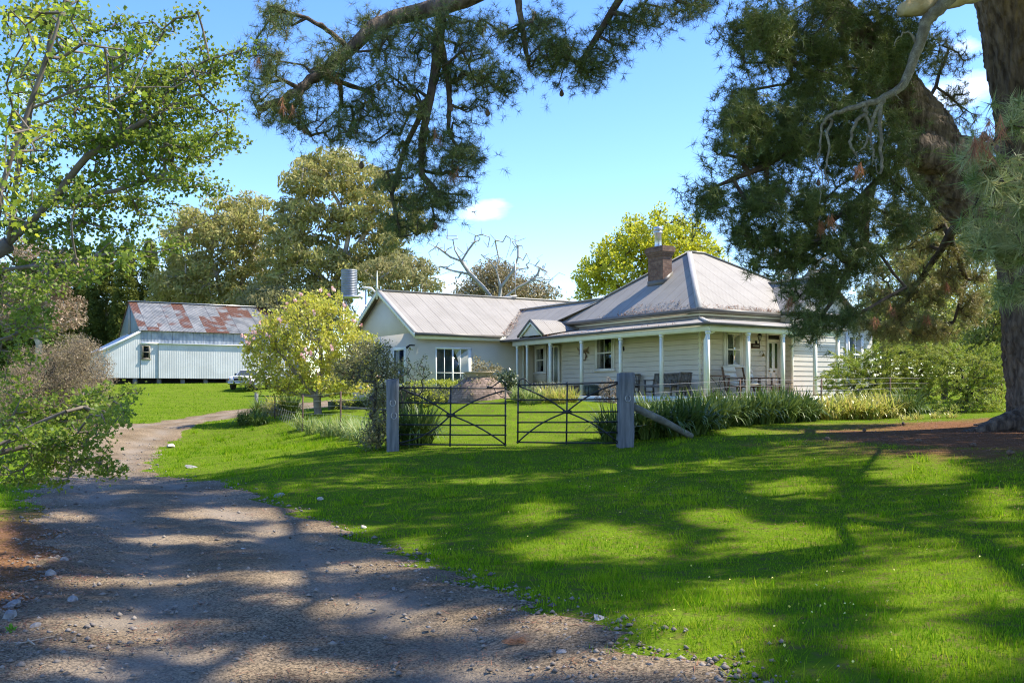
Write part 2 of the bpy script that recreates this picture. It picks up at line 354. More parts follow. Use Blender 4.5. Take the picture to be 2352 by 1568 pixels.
for a in [(1112,482,.045,2.0),(800,352,.045,2.2),(1040,660,.045,3),(60,215,.05,1.6),(2215,105,.04,2),(2180,215,.06,2),(400,640,.07,3)]:
    o=cloudspot(*a)
    if acc is None: acc=o
    else:
        mxn=_n(nt,'ShaderNodeMath',operation='MAXIMUM'); L.new(acc,mxn.inputs[0]); L.new(o,mxn.inputs[1]); acc=mxn.outputs[0]
ad=_n(nt,'ShaderNodeMath',operation='ADD'); L.new(acc,ad.inputs[0]); L.new(nz.outputs['Fac'],ad.inputs[1])
cr=_n(nt,'ShaderNodeMapRange'); cr.inputs[1].default_value=.66; cr.inputs[2].default_value=1.15; cr.inputs[3].default_value=0; cr.inputs[4].default_value=.72; cr.clamp=True; L.new(ad.outputs[0],cr.inputs[0])
mxc=_n(nt,'ShaderNodeMix',data_type='RGBA'); L.new(cr.outputs[0],mxc.inputs[0]); L.new(hs.outputs[0],mxc.inputs[6]); mxc.inputs[7].default_value=(8.5,8.9,9.6,1)
L.new(mxc.outputs[2],bg.inputs[0]); bg.inputs[1].default_value=.138
sl=bpy.data.lights.new('sun','SUN'); sl.energy=4.0; sl.angle=R(.55); sl.color=(1,.92,.78); so=bpy.data.objects.new('sun',sl); C.objects.link(so)
so.rotation_euler=Vector(-S3).to_track_quat('-Z','Y').to_euler(); so.location=(0,0,30)
cd=bpy.data.cameras.new('camera'); cd.sensor_width=36; cd.lens=36*F/2352; cd.shift_y=(HY-784)/2352; cd.clip_end=2000; cd.clip_start=.1
co=bpy.data.objects.new('camera',cd); C.objects.link(co); co.rotation_euler=(R(90),0,0); bpy.context.scene.camera=co
sc=bpy.context.scene; sc.view_settings.view_transform='Standard'; sc.view_settings.look='None'; sc.view_settings.exposure=1.36; sc.view_settings.gamma=1
sc.render.engine='CYCLES'; sc.cycles.max_bounces=6; sc.cycles.transparent_max_bounces=12; sc.cycles.diffuse_bounces=3; sc.cycles.pixel_filter_type='BLACKMAN_HARRIS'; sc.cycles.filter_width=1.15; sc.cycles.use_denoising=True; sc.cycles.denoising_prefilter='NONE'; sc.cycles.use_adaptive_sampling=False
rng=np.random.default_rng(11)
# ---------- ground ----------
def ground_mat():
    m=mat('grass_ground',(.085,.14,.012),(.125,.19,.015),scale=1.6,rough=1,spec=0,bump=.9,bscale=28,bdist=.03,c3=(.11,.11,.03)); nt=m.node_tree; L=nt.links; b=nt.nodes['Principled BSDF']
    col=b.inputs['Base Color'].links[0].from_socket
    g=_n(nt,'ShaderNodeTexNoise'); tcn=_n(nt,'ShaderNodeTexCoord'); mpn=_n(nt,'ShaderNodeMapping'); mpn.inputs['Scale'].default_value=(1,1,1); L.new(tcn.outputs['Object'],mpn.inputs[0]); L.new(mpn.outputs[0],g.inputs['Vector']); g.inputs['Scale'].default_value=60; g.inputs['Detail'].default_value=4
    rp=_n(nt,'ShaderNodeValToRGB'); rp.color_ramp.elements[0].position=.3; rp.color_ramp.elements[1].position=.7; rp.color_ramp.elements[0].color=(.07,.042,.026,1); rp.color_ramp.elements[1].color=(.29,.145,.075,1); L.new(g.outputs['Fac'],rp.inputs[0])
    a=_n(nt,'ShaderNodeAttribute',attribute_name='litter'); mx=_n(nt,'ShaderNodeMix',data_type='RGBA'); L.new(a.outputs['Fac'],mx.inputs[0]); L.new(col,mx.inputs[6]); L.new(rp.outputs[0],mx.inputs[7]); L.new(mx.outputs[2],b.inputs['Base Color']); return m
def axis(a,b,fine0,fine1,h,gr=1.09):
    o=list(np.arange(fine0,fine1+h/2,h)); x=fine1; s=h
    while x<b: s*=gr; x+=s; o.append(min(x,b))
    x=fine0; s=h; 
    while x>a: s*=gr; x-=s; o.insert(0,max(x,a))
    return np.array(sorted(set(o)))
gx=axis(-500,500,-17,17,.3); gy=axis(-80,700,2,48,.3); XX,YY=np.meshgrid(gx,gy); ZZ=H(XX,YY)
rmk=roadmask(XX.ravel(),YY.ravel()).reshape(XX.shape); ed=edge_dist(XX.ravel(),YY.ravel()).reshape(XX.shape)
inside=rmk & (ed>.3); ZZ2=ZZ-np.where(inside,.06,0)
# shallow drain and low bank beside the drive
V=np.stack([XX,YY,ZZ2],-1).reshape(-1,3); ny,nx=XX.shape; ii=np.arange(ny*nx).reshape(ny,nx)
Fq=np.stack([ii[:-1,:-1],ii[:-1,1:],ii[1:,1:],ii[1:,:-1]],-1).reshape(-1,4)
gm=ground_mat(); go=npmesh('ground',V,Fq,gm,smooth=True); tag(go,kind='structure')
la=go.data.attributes.new('litter','FLOAT','POINT'); la.data.foreach_set('value',litter(XX.ravel(),YY.ravel()).astype(np.float32))
# ---------- gravel drive ----------
def road_mat():
    m=mat('gravel_road',(.135,.103,.066),(.225,.175,.118),scale=.8,rough=.95,spec=.1,bump=.8,bscale=70,bdist=.012); nt=m.node_tree; L=nt.links; b=nt.nodes['Principled BSDF']; col=b.inputs['Base Color'].links[0].from_socket
    tcn=_n(nt,'ShaderNodeTexCoord')
    v=_n(nt,'ShaderNodeTexVoronoi'); v.inputs['Scale'].default_value=75; L.new(tcn.outputs['Object'],v.inputs['Vector'])
    r=_n(nt,'ShaderNodeValToRGB'); r.color_ramp.elements[0].color=(.42,.42,.42,1); r.color_ramp.elements[1].color=(1.5,1.45,1.38,1)
    r.color_ramp.elements[0].position=.15; r.color_ramp.elements[1].position=.85
    sx=_n(nt,'ShaderNodeSeparateColor'); L.new(v.outputs['Color'],sx.inputs[0]); L.new(sx.outputs[0],r.inputs[0])
    mx=_n(nt,'ShaderNodeMix',data_type='RGBA',blend_type='MULTIPLY'); mx.inputs[0].default_value=1; L.new(col,mx.inputs[6]); L.new(r.outputs[0],mx.inputs[7])
    g=_n(nt,'ShaderNodeTexNoise'); g.inputs['Scale'].default_value=1.1; g.inputs['Detail'].default_value=6; mpn=_n(nt,'ShaderNodeMapping'); L.new(tcn.outputs['Object'],mpn.inputs[0]); L.new(mpn.outputs[0],g.inputs['Vector'])
    r2=_n(nt,'ShaderNodeValToRGB'); r2.color_ramp.elements[0].position=.52; r2.color_ramp.elements[1].position=.7; r2.color_ramp.elements[1].color=(.45,.45,.45,1); L.new(g.outputs['Fac'],r2.inputs[0])
    g2=_n(nt,'ShaderNodeTexNoise'); g2.inputs['Scale'].default_value=55; L.new(tcn.outputs['Object'],g2.inputs['Vector'])
    r3=_n(nt,'ShaderNodeValToRGB'); r3.color_ramp.elements[0].position=.55; r3.color_ramp.elements[1].position=.6; L.new(g2.outputs['Fac'],r3.inputs[0])
    mm=_n(nt,'ShaderNodeMath',operation='MULTIPLY'); L.new(r2.outputs[0],mm.inputs[0]); L.new(r3.outputs[0],mm.inputs[1])
    mx2=_n(nt,'ShaderNodeMix',data_type='RGBA'); L.new(mm.outputs[0],mx2.inputs[0]); L.new(mx.outputs[2],mx2.inputs[6]); mx2.inputs[7].default_value=(.2,.075,.035,1)
    # wheel tracks are smoother and paler, the crown between them darker
    a=_n(nt,'ShaderNodeAttribute',attribute_name='track'); mx3=_n(nt,'ShaderNodeMix',data_type='RGBA'); L.new(a.outputs['Fac'],mx3.inputs[0]); L.new(mx2.outputs[2],mx3.inputs[6]); mx3.inputs[7].default_value=(.24,.205,.165,1)
    L.new(mx3.outputs[2],b.inputs['Base Color']); return m
nw=24; rows=[]
for i in range(260):
    t=np.linspace(0,1,nw)[:,None]; rows.append(REw[i]*(1-t)+LEw[i]*t)
rp_=np.array(rows).reshape(-1,2); tt=np.tile(np.linspace(0,1,nw),260)
trk=np.exp(-((tt-.27)/.09)**2)+np.exp(-((tt-.7)/.09)**2)
zr=H(rp_[:,0],rp_[:,1])+.012-.028*trk-.03*(np.minimum(tt,1-tt)<.001)+.012*vnoise(rp_[:,0],rp_[:,1],1.1,9)
ii=np.arange(260*nw).reshape(260,nw); Fq=np.stack([ii[:-1,:-1],ii[1:,:-1],ii[1:,1:],ii[:-1,1:]],-1).reshape(-1,4)
ro=npmesh('road',np.column_stack([rp_,zr]),Fq,road_mat(),smooth=True); tag(ro,kind='structure')
ta=ro.data.attributes.new('track','FLOAT','POINT'); ta.data.foreach_set('value',(trk*.8*(.6+.5*vnoise(rp_[:,0],rp_[:,1],2.0,12))).clip(0,.6).astype(np.float32))
# ---------- grass ----------
gb=mat('grass_blade',(.18,.30,.010),(.09,.22,.006),scale=1.3,rough=.9,spec=.0,trans=.4,c3=(.27,.33,.025),attr=True)
def grassmat_tune(m):
    nt=m.node_tree; mx=[n for n in nt.nodes if n.type=='MIX'][0]; at_=[n for n in nt.nodes if n.type=='ATTRIBUTE'][0]
    r=_n(nt,'ShaderNodeMapRange'); r.inputs[1].default_value=.55; r.inputs[2].default_value=1; r.inputs[4].default_value=.9; nt.links.new(at_.outputs['Fac'],r.inputs[0]); nt.links.new(r.outputs[0],mx.inputs[0])
grassmat_tune(gb)
def scatter(n,y0,y1,pw=1.0,side=1.2,xmin=None,xmax=None):
    u=rng.random(n)
    if pw==1: Y=y0*(y1/y0)**u   # density per m2 ~ 1/Y^2
    else: Y=y0+(y1-y0)*u
    X=(rng.random(n)*2-1)*(.53*Y+side); 
    return X,Y
def nohouse(x,y):
    d=np.stack([x-CO[0],y-CO[1]],1); a=d@AX[:2]; b=d@BX[:2]
    return ~(((a>-.1)&(b>-.1))|((a>14.2)&(b>-4.6)))
def blades(X,Y,h,w,m,name,label,bendy=.5,seg2=False):
    Z=H(X,Y)-.01; n=len(X); a=rng.random(n)*6.283; hh=h*(.55+.7*rng.random(n)); ww=w*(.7+.6*rng.random(n)); dx=np.cos(a)*ww/2; dy=np.sin(a)*ww/2
    b=rng.random(n)*6.283; be=bendy*hh*rng.random(n)
    B=np.stack([X,Y,Z],1); D=np.stack([dx,dy,0*dx],1); T=np.stack([np.cos(b)*be,np.sin(b)*be,hh],1)
    V=np.stack([B-D,B+D,B+T],1).reshape(-1,3); return V,np.arange(3*n).reshape(n,3),rng.random(n)
X,Y=scatter(560000,4.2,75)
pad=np.where(Y<25,.0,.05)
rm=roadmask(X,Y); edg=edge_dist(X,Y)
lt=litter(X,Y)
keep=(~rm | ((edg<.28)&(rng.random(len(X))<.32*(1-edg/.28)))) & nohouse(X,Y) & (rng.random(len(X))>lt*1.12)
bare=vnoise(X,Y,1.7,21); keep&= ~((edg<.45)&(bare>.25)&(Y<18)) ; keep&=(rng.random(len(X))>.35*smooth(.5,.9,vnoise(X,Y,3.0,8)))
X=X[keep];Y=Y[keep]; d=np.stack([X-CO[0],Y-CO[1]],1)
garden=((Y>20.3)&(X>-2.4)&(X<2.6))|((Y>22)&(X>-3.6+(-.28)*(Y-22))&(Y<60))
tall=np.clip(vnoise(X,Y,2.6,5),-.3,1)
h=np.where(garden,.026,.034+.022*tall)*np.where((Y>26)&~garden,1.6,1); h=h*(1-.4*litter(X,Y))
wd=.0035+.00062*Y
m1=blades(X,Y,h,wd,gb,'','')
# longer tufts along the fence line, road edge and bank
tx=[];ty=[]
for k in range(1500):
    Yk=4.6*(42/4.6)**rng.random(); Xk=(rng.random()*2-1)*(.53*Yk+1)
    tx.append(Xk);ty.append(Yk)
tx=np.array(tx);ty=np.array(ty); rk=roadmask(tx,ty)|(litter(tx,ty)>.5)|~nohouse(tx,ty); ek=edge_dist(tx,ty)
gk=((ty>20.3)&(tx>-2.4)&(tx<2.6))|((ty>22)&(tx>-3.6+(-.28)*(ty-22)))
ok=~rk&~gk&((ek<.9)|(rng.random(len(tx))<.4)|((ty>20)&(tx<-3))); tx=tx[ok];ty=ty[ok]
nb=34; X2=np.repeat(tx,nb)+rng.normal(size=len(tx)*nb)*.07; Y2=np.repeat(ty,nb)+rng.normal(size=len(tx)*nb)*.07
m2=blades(X2,Y2,.07+.003*Y2,.0045+.0006*Y2,gb,'','',bendy=1.0)
V_,F_,A_=cat(m1,m2); gr=npmesh('grass',V_,F_,gb,attr=A_); tag(gr,'bright green lawn and rough grass either side of the gravel drive','grass',kind='stuff')
# small yellow and white flowers in the lawn
X,Y=scatter(1100,4.6,22); k=~roadmask(X,Y)&(litter(X,Y)<.2)&(vnoise(X,Y,3.1,31)>.0)&(X>-1)
X=X[k];Y=Y[k]; cen=np.stack([X,Y,H(X,Y)+.07],1); Vv,Ff,Aa=leafmesh(rng,cen,.006,3,.010,aspect=1.1,flat=3)
tag(npmesh('lawn_flowers',Vv,Ff,mat('yellow_petal',(.75,.66,.08),(.8,.75,.3),rough=.6)),'tiny yellow flowers dotted through the lawn','flowers',kind='stuff')
# ---------- loose gravel and fallen needles ----------
def stones(X,Y,s,m,name,label,cat_):
    n=len(X); Z=H(X,Y)+.01; oct_=np.array([[1,0,0],[0,1,0],[-1,0,0],[0,-1,0],[0,0,.75],[0,0,-.5]],float); fc=np.array([[0,1,4],[1,2,4],[2,3,4],[3,0,4],[1,0,5],[2,1,5],[3,2,5],[0,3,5]])
    V=oct_[None]*(.6+.8*rng.random((n,6,1)))*s[:,None,None]; a=rng.random(n)*6.28; c,s_=np.cos(a),np.sin(a)
    V=np.stack([V[...,0]*c[:,None]*1.3-V[...,1]*s_[:,None],V[...,0]*s_[:,None]*1.3+V[...,1]*c[:,None],V[...,2]],-1)+np.stack([X,Y,Z],1)[:,None]
    Fc=(np.arange(n)[:,None,None]*6+fc[None]).reshape(-1,3); o=npmesh(name,V.reshape(-1,3),Fc,m,attr=np.repeat(rng.random(n),8)); tag(o,label,cat_,kind='stuff'); return o
sm=mat('pebble',(.10,.085,.072),(.17,.145,.125),scale=9,rough=.95,spec=.1,c3=(.30,.26,.22),attr=True)
X,Y=scatter(110000,4.4,34); rm=roadmask(X,Y); edg=edge_dist(X,Y); side=np.where(rm,np.exp(-edg/.45),np.exp(-edg/.08)); pr=np.maximum(side*1.0,.16*rm)*(vnoise(X,Y,.9,2)*.5+.7)
k=rng.random(len(X))<pr; X=X[k];Y=Y[k]; s=.005+.011*rng.random(len(X))**5*1.6; s=s*(1+.03*Y)
stones(X,Y,s,sm,'gravel','grey loose gravel scattered over the drive and its edges','gravel')
X,Y=scatter(90000,4.4,27); lt=litter(X,Y); rm=roadmask(X,Y); pr=np.where(rm,np.maximum(lt*.8,.06+.26*smooth(.1,.8,vnoise(X,Y,1.5,17))),np.maximum(lt,.09*(X>1)*(Y>9))); k=rng.random(len(X))<pr; X=X[k];Y=Y[k]
n=len(X); a=rng.random(n)*6.28; Ln=.05+.07*rng.random(n); wd=.0016+.00035*Y; D=np.stack([np.cos(a),np.sin(a),.12*rng.normal(size=n)],1)*Ln[:,None]/2; N_=np.stack([-np.sin(a),np.cos(a),0*a],1)*wd[:,None]; B=np.stack([X,Y,H(X,Y)+.022+.012*rng.random(n)],1)
V=np.stack([B-D-N_,B-D+N_,B+D],1).reshape(-1,3); tag(npmesh('pine_needles',V,np.arange(3*n).reshape(n,3),mat('fallen_needle',(.22,.085,.04),(.32,.15,.07),scale=3,rough=.7,c3=(.12,.05,.03),attr=True),attr=rng.random(n)),'rust brown fallen pine needles on the ground','pine needles',kind='stuff')
# ---------- rocks ----------
def rock(loc,s,name,label,m,group=None,rz=0,flat=.6,cat_='rock'):
    import bmesh
    bm=bmesh.new(); bmesh.ops.create_icosphere(bm,subdivisions=2,radius=1); r=random.Random(int(abs(loc[0]*977+loc[1]*131)))
    ax=[Vector((r.gauss(0,1),r.gauss(0,1),r.gauss(0,1))).normalized() for _ in range(9)]; dd=[.55+.35*r.random() for _ in ax]
    for v in bm.verts:
        p=v.co.copy()
        for a_,d_ in zip(ax,dd):
            q=p.dot(a_)
            if q>d_: p-=a_*(q-d_)
        v.co=Vector((p.x*s[0],p.y*s[1],p.z*s[2]))
    me=bpy.data.meshes.new(name); bm.to_mesh(me); bm.free(); me.materials.append(m); o=bpy.data.objects.new(name,me); C.objects.link(o); o.location=(loc[0],loc[1],gz(loc[0],loc[1])+s[2]*.25); o.rotation_euler=(r.random()*.3,r.random()*.3,rz); return tag(o,label,cat_,group)
rmat=mat('rock_grey',(.17,.16,.155),(.33,.32,.31),scale=14,rough=.9,bump=.6,bscale=30); rm2=mat('rock_pale',(.42,.36,.31),(.58,.52,.46),scale=9,rough=.9,bump=.5)
def onroad(px,py):
    Y=10.
    for _ in range(30):
        x=(px-CX)/F*Y; z=gz(x,Y); Y=.5*Y+.5*(-z*F/(py-HY))
    return ((px-CX)/F*Y,Y)
for (px,py,s,lab,mm) in [(560,1262,(.035,.03,.02),'small flat pale stone on the shaded right half of the drive',rm2),(1290,1500,(.04,.03,.025),'small blocky stone on the gravel verge right of the rust needle bunch',rmat),(168,1383,(.055,.045,.045),'pointed grey rock highest on the left verge of the drive, beside red needles',rmat),(149,1289,(.05,.045,.045),'small angular grey rock on the needle covered left verge, nearer the bend',rmat),
   (118,1322,(.06,.05,.05),'dark peaked rock lying just left of the wheel track on the verge',rmat),(28,1392,(.085,.06,.04),'broad dark flat stone at the far left edge of the drive',rmat),(22,1422,(.09,.07,.06),'lumpy grey stone in the left corner above the small green sprout',rmat),
   (80,1440,(.06,.045,.03),'low dark stone beside the bare forked stick',rmat),(395,1027,(.3,.14,.1),'pale pinkish broken rock on the grass bank by the far bend',rm2),(904,1353,(.022,.02,.02),'small dark clod alone on the right wheel track',rmat),
   (384,1173,(.04,.035,.035),'brown lump of rock alone in the middle of the shaded drive',mat('rock_brown',(.2,.12,.07),(.3,.2,.12),rough=.95)),(1375,1420,(.05,.04,.02),'pale flat stone in the grass beside the right edge of the drive',rm2),
   (440,1074,(.2,.12,.03),'flat dark flagstone in the grass near the edge of the big shadow',rmat),(640,1140,(.12,.08,.05),'grey stone at the head of the grassy drain',rmat),(735,1147,(.09,.06,.04),'pale stone on the lip of the drain right of the grey one',rm2),(835,1212,(.05,.035,.03),'small pale stone in the drain beside the red needles',rm2)]:
    x,y=onroad(px,py); rock((x,y),s,'rock',lab,mm,rz=px*.37)
# stick and sprout at lower left
x,y=onroad(65,1480); z=gz(x,y); mb=MB(); mb.tube([(x-.05,y+.1,z+.015),(x,y,z+.03),(x+.07,y-.05,z+.012)],[.006,.007,.004],6); mb.tube([(x-.22,y,z+.01),(x-.02,y-.02,z+.02),(x+.12,y+.12,z+.03)],[.004,.005,.003],5)
tag(mb.build('stick',mat('dry_wood',(.3,.24,.18),(.4,.34,.27),rough=.9)),'bare forked grey stick lying on the left verge','stick')
x,y=onroad(22,1455); cen=np.array([[x,y,gz(x,y)+.03]]); v,f,a=leafmesh(rng,cen,.03,14,.05,droop=-1.5); tag(npmesh('seedling',v,f,mat('sprout',(.12,.3,.03),trans=.3)),'small bright green sprout beside the forked stick','plant')
x,y=onroad(1190,1480); t=needles(rng,np.array([[x,y,gz(x,y)+.03]]*3),np.array([[1,.2,.05],[.9,-.3,.1],[1,.5,.1]]),60,.14,.003,.35); tag(npmesh('fallen_needle_bunch',*t[:2],mat('needle_rust',(.42,.18,.08),(.5,.25,.12)),attr=t[2]),'rust coloured bunch of dead pine needles lying on the gravel near the grass edge','needle bunch')
# ---------- materials ----------
board=mat('painted_weatherboard',(.56,.52,.46),(.60,.56,.50),scale=1.5,rough=.65,stretch=(1,1,1))
render_=mat('painted_render',(.55,.495,.39),(.60,.545,.43),scale=.8,rough=.8,bump=.15,bscale=40)
trim=mat('cream_trim',(.72,.73,.62),(.78,.79,.70),scale=3,rough=.5)
white=mat('white_paint',(.74,.73,.70),(.8,.79,.76),scale=3,rough=.45)
gut=mat('gutter_grey',(.10,.095,.085),(.13,.12,.105),scale=3,rough=.45)
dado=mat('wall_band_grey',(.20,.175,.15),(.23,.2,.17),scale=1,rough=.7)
roofm=corr('corrugated_roof_sheet',(.265,.242,.205),(.305,.28,.24))
cap=mat('ridge_capping',(.36,.34,.30),(.42,.395,.35),scale=2,rough=.4)
deckm=mat('deck_timber',(.30,.19,.12),(.38,.25,.17),scale=5,rough=.7,stretch=(1,8,1))
glass=glassmat('window_glass'); dark=mat('dark_room',(.012,.014,.012),(.03,.032,.028),scale=1.5,rough=.9)
curt=mat('curtain_lace',(.42,.41,.38),(.6,.59,.56),scale=6,rough=.9,stretch=(6,6,.3))
blackm=mat('black_metal',(.015,.015,.017),(.03,.03,.033),rough=.4,metal=.3)
needle_litter=mat('roof_needles',(.30,.13,.06),(.42,.22,.12),scale=8,rough=.95)
house=thing('farmhouse','single storey weatherboard homestead with corrugated hip roof and white posted wraparound verandah','house',HC(0,0,-.6))
# weatherboard walls (each board lapped, lower edge proud)
def boards(name,p0,p1,z0,z1,outn,h=.2,m=board,parent=house):
    mb=MB(); n=max(1,round((z1-z0)/h)); h=(z1-z0)/n; p0=np.array(p0,float);p1=np.array(p1,float); o=np.array(outn,float)
    for i in range(n):
        a=z0+i*h; b=a+h
        lo=o*.042; hi=o*.004
        P=lambda p,z,q: HC(p[0]+q[0],p[1]+q[1],z)
        c=a+.011; mb.poly([P(p0,c,lo),P(p1,c,lo),P(p1,b,lo*.6),P(p0,b,lo*.6)]); mb.poly([P(p0,c,o*-.03),P(p1,c,o*-.03),P(p1,c,lo),P(p0,c,lo)]); mb.poly([P(p0,a,o*-.03),P(p1,a,o*-.03),P(p1,c,o*-.03),P(p0,c,o*-.03)]); mb.poly([P(p0,a,o*-.03),P(p1,a,o*-.03),P(p1,a,lo*.6),P(p0,a,lo*.6)])
        for p in (p0,p1): mb.poly([P(p,c,o*-.05),P(p,c,lo),P(p,b,lo*.6),P(p,b,o*-.05)])
    return mb.build(name,m,parent)
VB,VA=1.8,2.4
boards('weatherboard_wall',(VA,VB),(11.8,VB),-.1,3.1,(0,-1))
boards('weatherboard_wall',(VA,VB),(VA,6.15),-.1,3.1,(-1,0))
boards('weatherboard_wall',(1.8,6.15),(1.8,11),-.1,3.1,(-1,0))
boards('weatherboard_wall',(VA,6.15),(1.8,6.15),-.1,3.1,(0,-1))
def box(name,a0,a1,b0,b1,z0,z1,m,parent,label=None):
    mb=MB(HCf); mb.box(a0,a1,b0,b1,z0,z1); return mb.build(name,m,parent,label=label)
# solid backs so nothing is paper thin
box('wall_core',VA+.045,11.75,VB+.03,10.9,-.6,3.1,board,house)
box('wall_core',1.83,2.6,6.2,10.9,-.6,3.1,board,house)
mb=MB(HCf); 
for (a0,a1,b0,b1) in ((VA-.03,VA+.06,VB-.035,VB+.06),): mb.box(a0,a1,b0,b1,-.1,3.08)
mb.build('corner_board',trim,house); mb=MB(HCf); mb.box(1.745,1.83,6.12,6.2,-.1,3.08); mb.build('corner_board',trim,house)
# grey upper band between verandah roof and eaves
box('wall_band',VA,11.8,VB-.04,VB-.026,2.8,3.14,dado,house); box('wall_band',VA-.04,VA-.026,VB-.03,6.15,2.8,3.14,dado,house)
box('frieze_board',VA-.05,11.8,VB-.055,VB-.041,3.0,3.08,trim,house); box('frieze_board',VA-.055,VA-.041,VB-.05,6.15,3.0,3.08,trim,house)
# main roof
U,Wd=AX,BX
A0,A1,B0,B1=2.05,11.83,1.45,11.2; ap1=(6.94,5.27,6.25); ap2=(6.94,6.15,6.25)
def roof(name,planes,parent=house,m=roofm):
    mb=MB(HCf)
    for pts,ud in planes: roofpoly(mb,pts,ud)
    return mb.build(name,m,parent)
E=3.24
roof('roof',[([(A0,B0,E),(A1,B0,E),ap1],U),([(A0,B0,E),ap1,ap2,(A0,B1-.2,E)],Wd),([(A1,B0,E),ap1,ap2,(A1,B1-.2,E)],Wd),([(A0,B1-.2,E),(A1,B1-.2,E),ap2],U)])
def caps(name,segs,r=.085,parent=house):
    mb=MB(HCf)
    for p,q in segs: mb.bar((p[0],p[1],p[2]+.03),(q[0],q[1],q[2]+.03),r*2.6,.05)
    return mb.build(name,cap,parent)
caps('ridge_cap',[((A0,B0,E),ap1),((A1,B0,E),ap1),(ap1,ap2),(ap2,(A0,B1-.2,E))])
def gutter(segs,name='gutter',w=.11,h=.13,parent=house):
    mb=MB(HCf)
    for p,q in segs: mb.bar(p,q,w,h)
    return mb.build(name,gut,parent)
gutter([((A0-.02,B0-.06,E-.06),(A1,B0-.06,E-.06)),((A0-.06,B0-.1,E-.061),(A0-.06,5.81,E-.061))])
box('soffit',A0+.02,A1-.02,B0+.02,B1-.5,3.13,3.15,trim,house)
# right-hand wing gable
r2=(7.82,4.79)
roof('wing_roof',[([(1.4,5.81,E),(1.4,r2[0],r2[1]),(6.9,r2[0],r2[1]),(6.9,5.81,E)],U),([(1.4,9.83,E-.03),(1.4,r2[0],r2[1]),(6.9,r2[0],r2[1]),(6.9,9.83,E-.03)],U),([(1.4,9.83,E-.03),(6.9,9.83,E-.03),(6.9,11.3,2.9),(1.4,11.3,2.9)],U)])
mb=MB(HCf); mb.poly([(1.7,5.95,E-.03),(1.7,9.7,E-.03),(1.7,r2[0],r2[1]-.07)]); mb.build('gable_wall',board,house)
caps('ridge_cap',[((1.4,r2[0],r2[1]),(4.6,r2[0],r2[1]))])
gutter([((1.3,5.78,E-.05),(2.0,5.78,E-.05)),((1.34,5.75,E-.05),(1.34,9.9,E-.05))])
# verandah roof
Ve=2.52; Vw=2.9
roof('verandah_roof',[([(-.12,-.12,Ve),(11.9,-.12,Ve),(11.9,VB-.045,Vw),(VA-.045,VB-.045,Vw)],U),([(-.12,-.12,Ve),(VA-.045,VB-.045,Vw),(VA-.045,6.1,Vw),(1.75,6.1,Vw-.1),(1.75,7.0,Vw-.1),(-.12,7.0,Ve)],Wd)])
caps('verandah_hip_cap',[((-.12,-.12,Ve+.0),(VA-.05,VB-.05,Vw))],.06)
gutter([((-.2,-.17,Ve-.05),(14.2,-.17,Ve-.05)),((-.17,-.22,Ve-.051),(-.17,7.05,Ve-.051))],'verandah_gutter',.1,.1)
box('verandah_beam',-.06,13.3,-.05,.05,2.21,2.44,trim,house); box('verandah_beam',-.06,.04,.052,6.95,2.21,2.44,trim,house)
box('verandah_ceiling',.06,11.7,.06,VB-.06,2.45,2.47,trim,house); box('verandah_ceiling',.06,VA-.06,VB-.05,6.9,2.45,2.47,trim,house)
# link roof with valley
lr=(2.8,4.31)
roof('link_roof',[([(11.84,-.12,Ve+.003),(14.24,-.12,Ve+.003),(17.1,lr[0],lr[1]),(9.8,lr[0],lr[1]),(11.84,.9,3.14)],U),([(9.8,lr[0],lr[1]),(17.1,lr[0],lr[1]),(17.1,5.6,2.6),(9.8,5.6,2.6)],U)])
caps('ridge_cap',[((9.9,lr[0],lr[1]),(17.1,lr[0],lr[1]))])
box('link_wall',11.82,14.44,VB+.01,5.2,-.6,2.9,render_,house)
# small gablet over the verandah entry
gb_=[(10.5,-.1,2.62),(12.5,-.1,2.62),(11.5,-.1,3.34)]
roof('gablet_roof',[([(10.42,-.2,2.6),(11.5,-.2,3.36),(11.5,2.2,3.36),(10.42,1.8,2.93)],Wd),([(12.58,-.2,2.6),(11.5,-.2,3.36),(11.5,2.2,3.36),(12.58,1.8,3.1)],Wd)])
mb=MB(HCf); mb.poly(gb_); mb.build('gablet_panel',board,house)
mb=MB(HCf); mb.bar((10.4,-.2,2.6),(11.5,-.2,3.33),.05,.1); mb.bar((12.6,-.2,2.6),(11.5,-.2,3.33),.05,.1); mb.build('gablet_barge_board',gut,house)
mb=MB(HCf); mb.bar((10.55,-.17,2.58),(11.5,-.17,3.21),.05,.09); mb.bar((12.45,-.17,2.58),(11.5,-.17,3.21),.05,.09); mb.build('gablet_trim',trim,house)
# deck
box('deck',-.12,13.4,-.12,VB-.03,-.15,-.1,deckm,house); box('deck',-.12,VA-.03,VB-.02,6.9,-.151,-.101,deckm,house)
mb=MB(HCf); mb.box(-.14,13.42,-.16,-.122,-.37,-.105); mb.box(-.16,-.122,-.16,6.92,-.37,-.106); mb.build('deck_fascia',trim,house)
box('foundation',.1,13.2,.15,VB-.05,-.8,-.38,gut,house); box('foundation',.1,VA-.1,VB-.04,6.8,-.8,-.38,gut,house)
# posts
for s in (0,2.53,5.05,7.74,10.14,12.07,12.95):
    mb=MB(HCf); k=.06 if s<12 else .045; mb.box(s-k,s+k,-k+.01,k-.01,-.1,2.21); mb.box(s-k-.015,s+k+.015,-k-.005,k+.005,2.12,2.2); mb.build('verandah_post',trim,house)
for b in (1.95,3.74,5.48,6.75):
    mb=MB(HCf); mb.box(-.06,.05,b-.06,b+.06,-.1,2.21); mb.box(-.07,.065,b-.075,b+.075,2.12,2.2); mb.build('verandah_post',trim,house)
mb=MB(HCf); mb.tube([(.0,.35,2.4),(.06,.34,2.2),(.3,.24,2.12),(.32,.15,1.9),(.32,.15,-.1)],.04,10); mb.build('downpipe',trim,house)
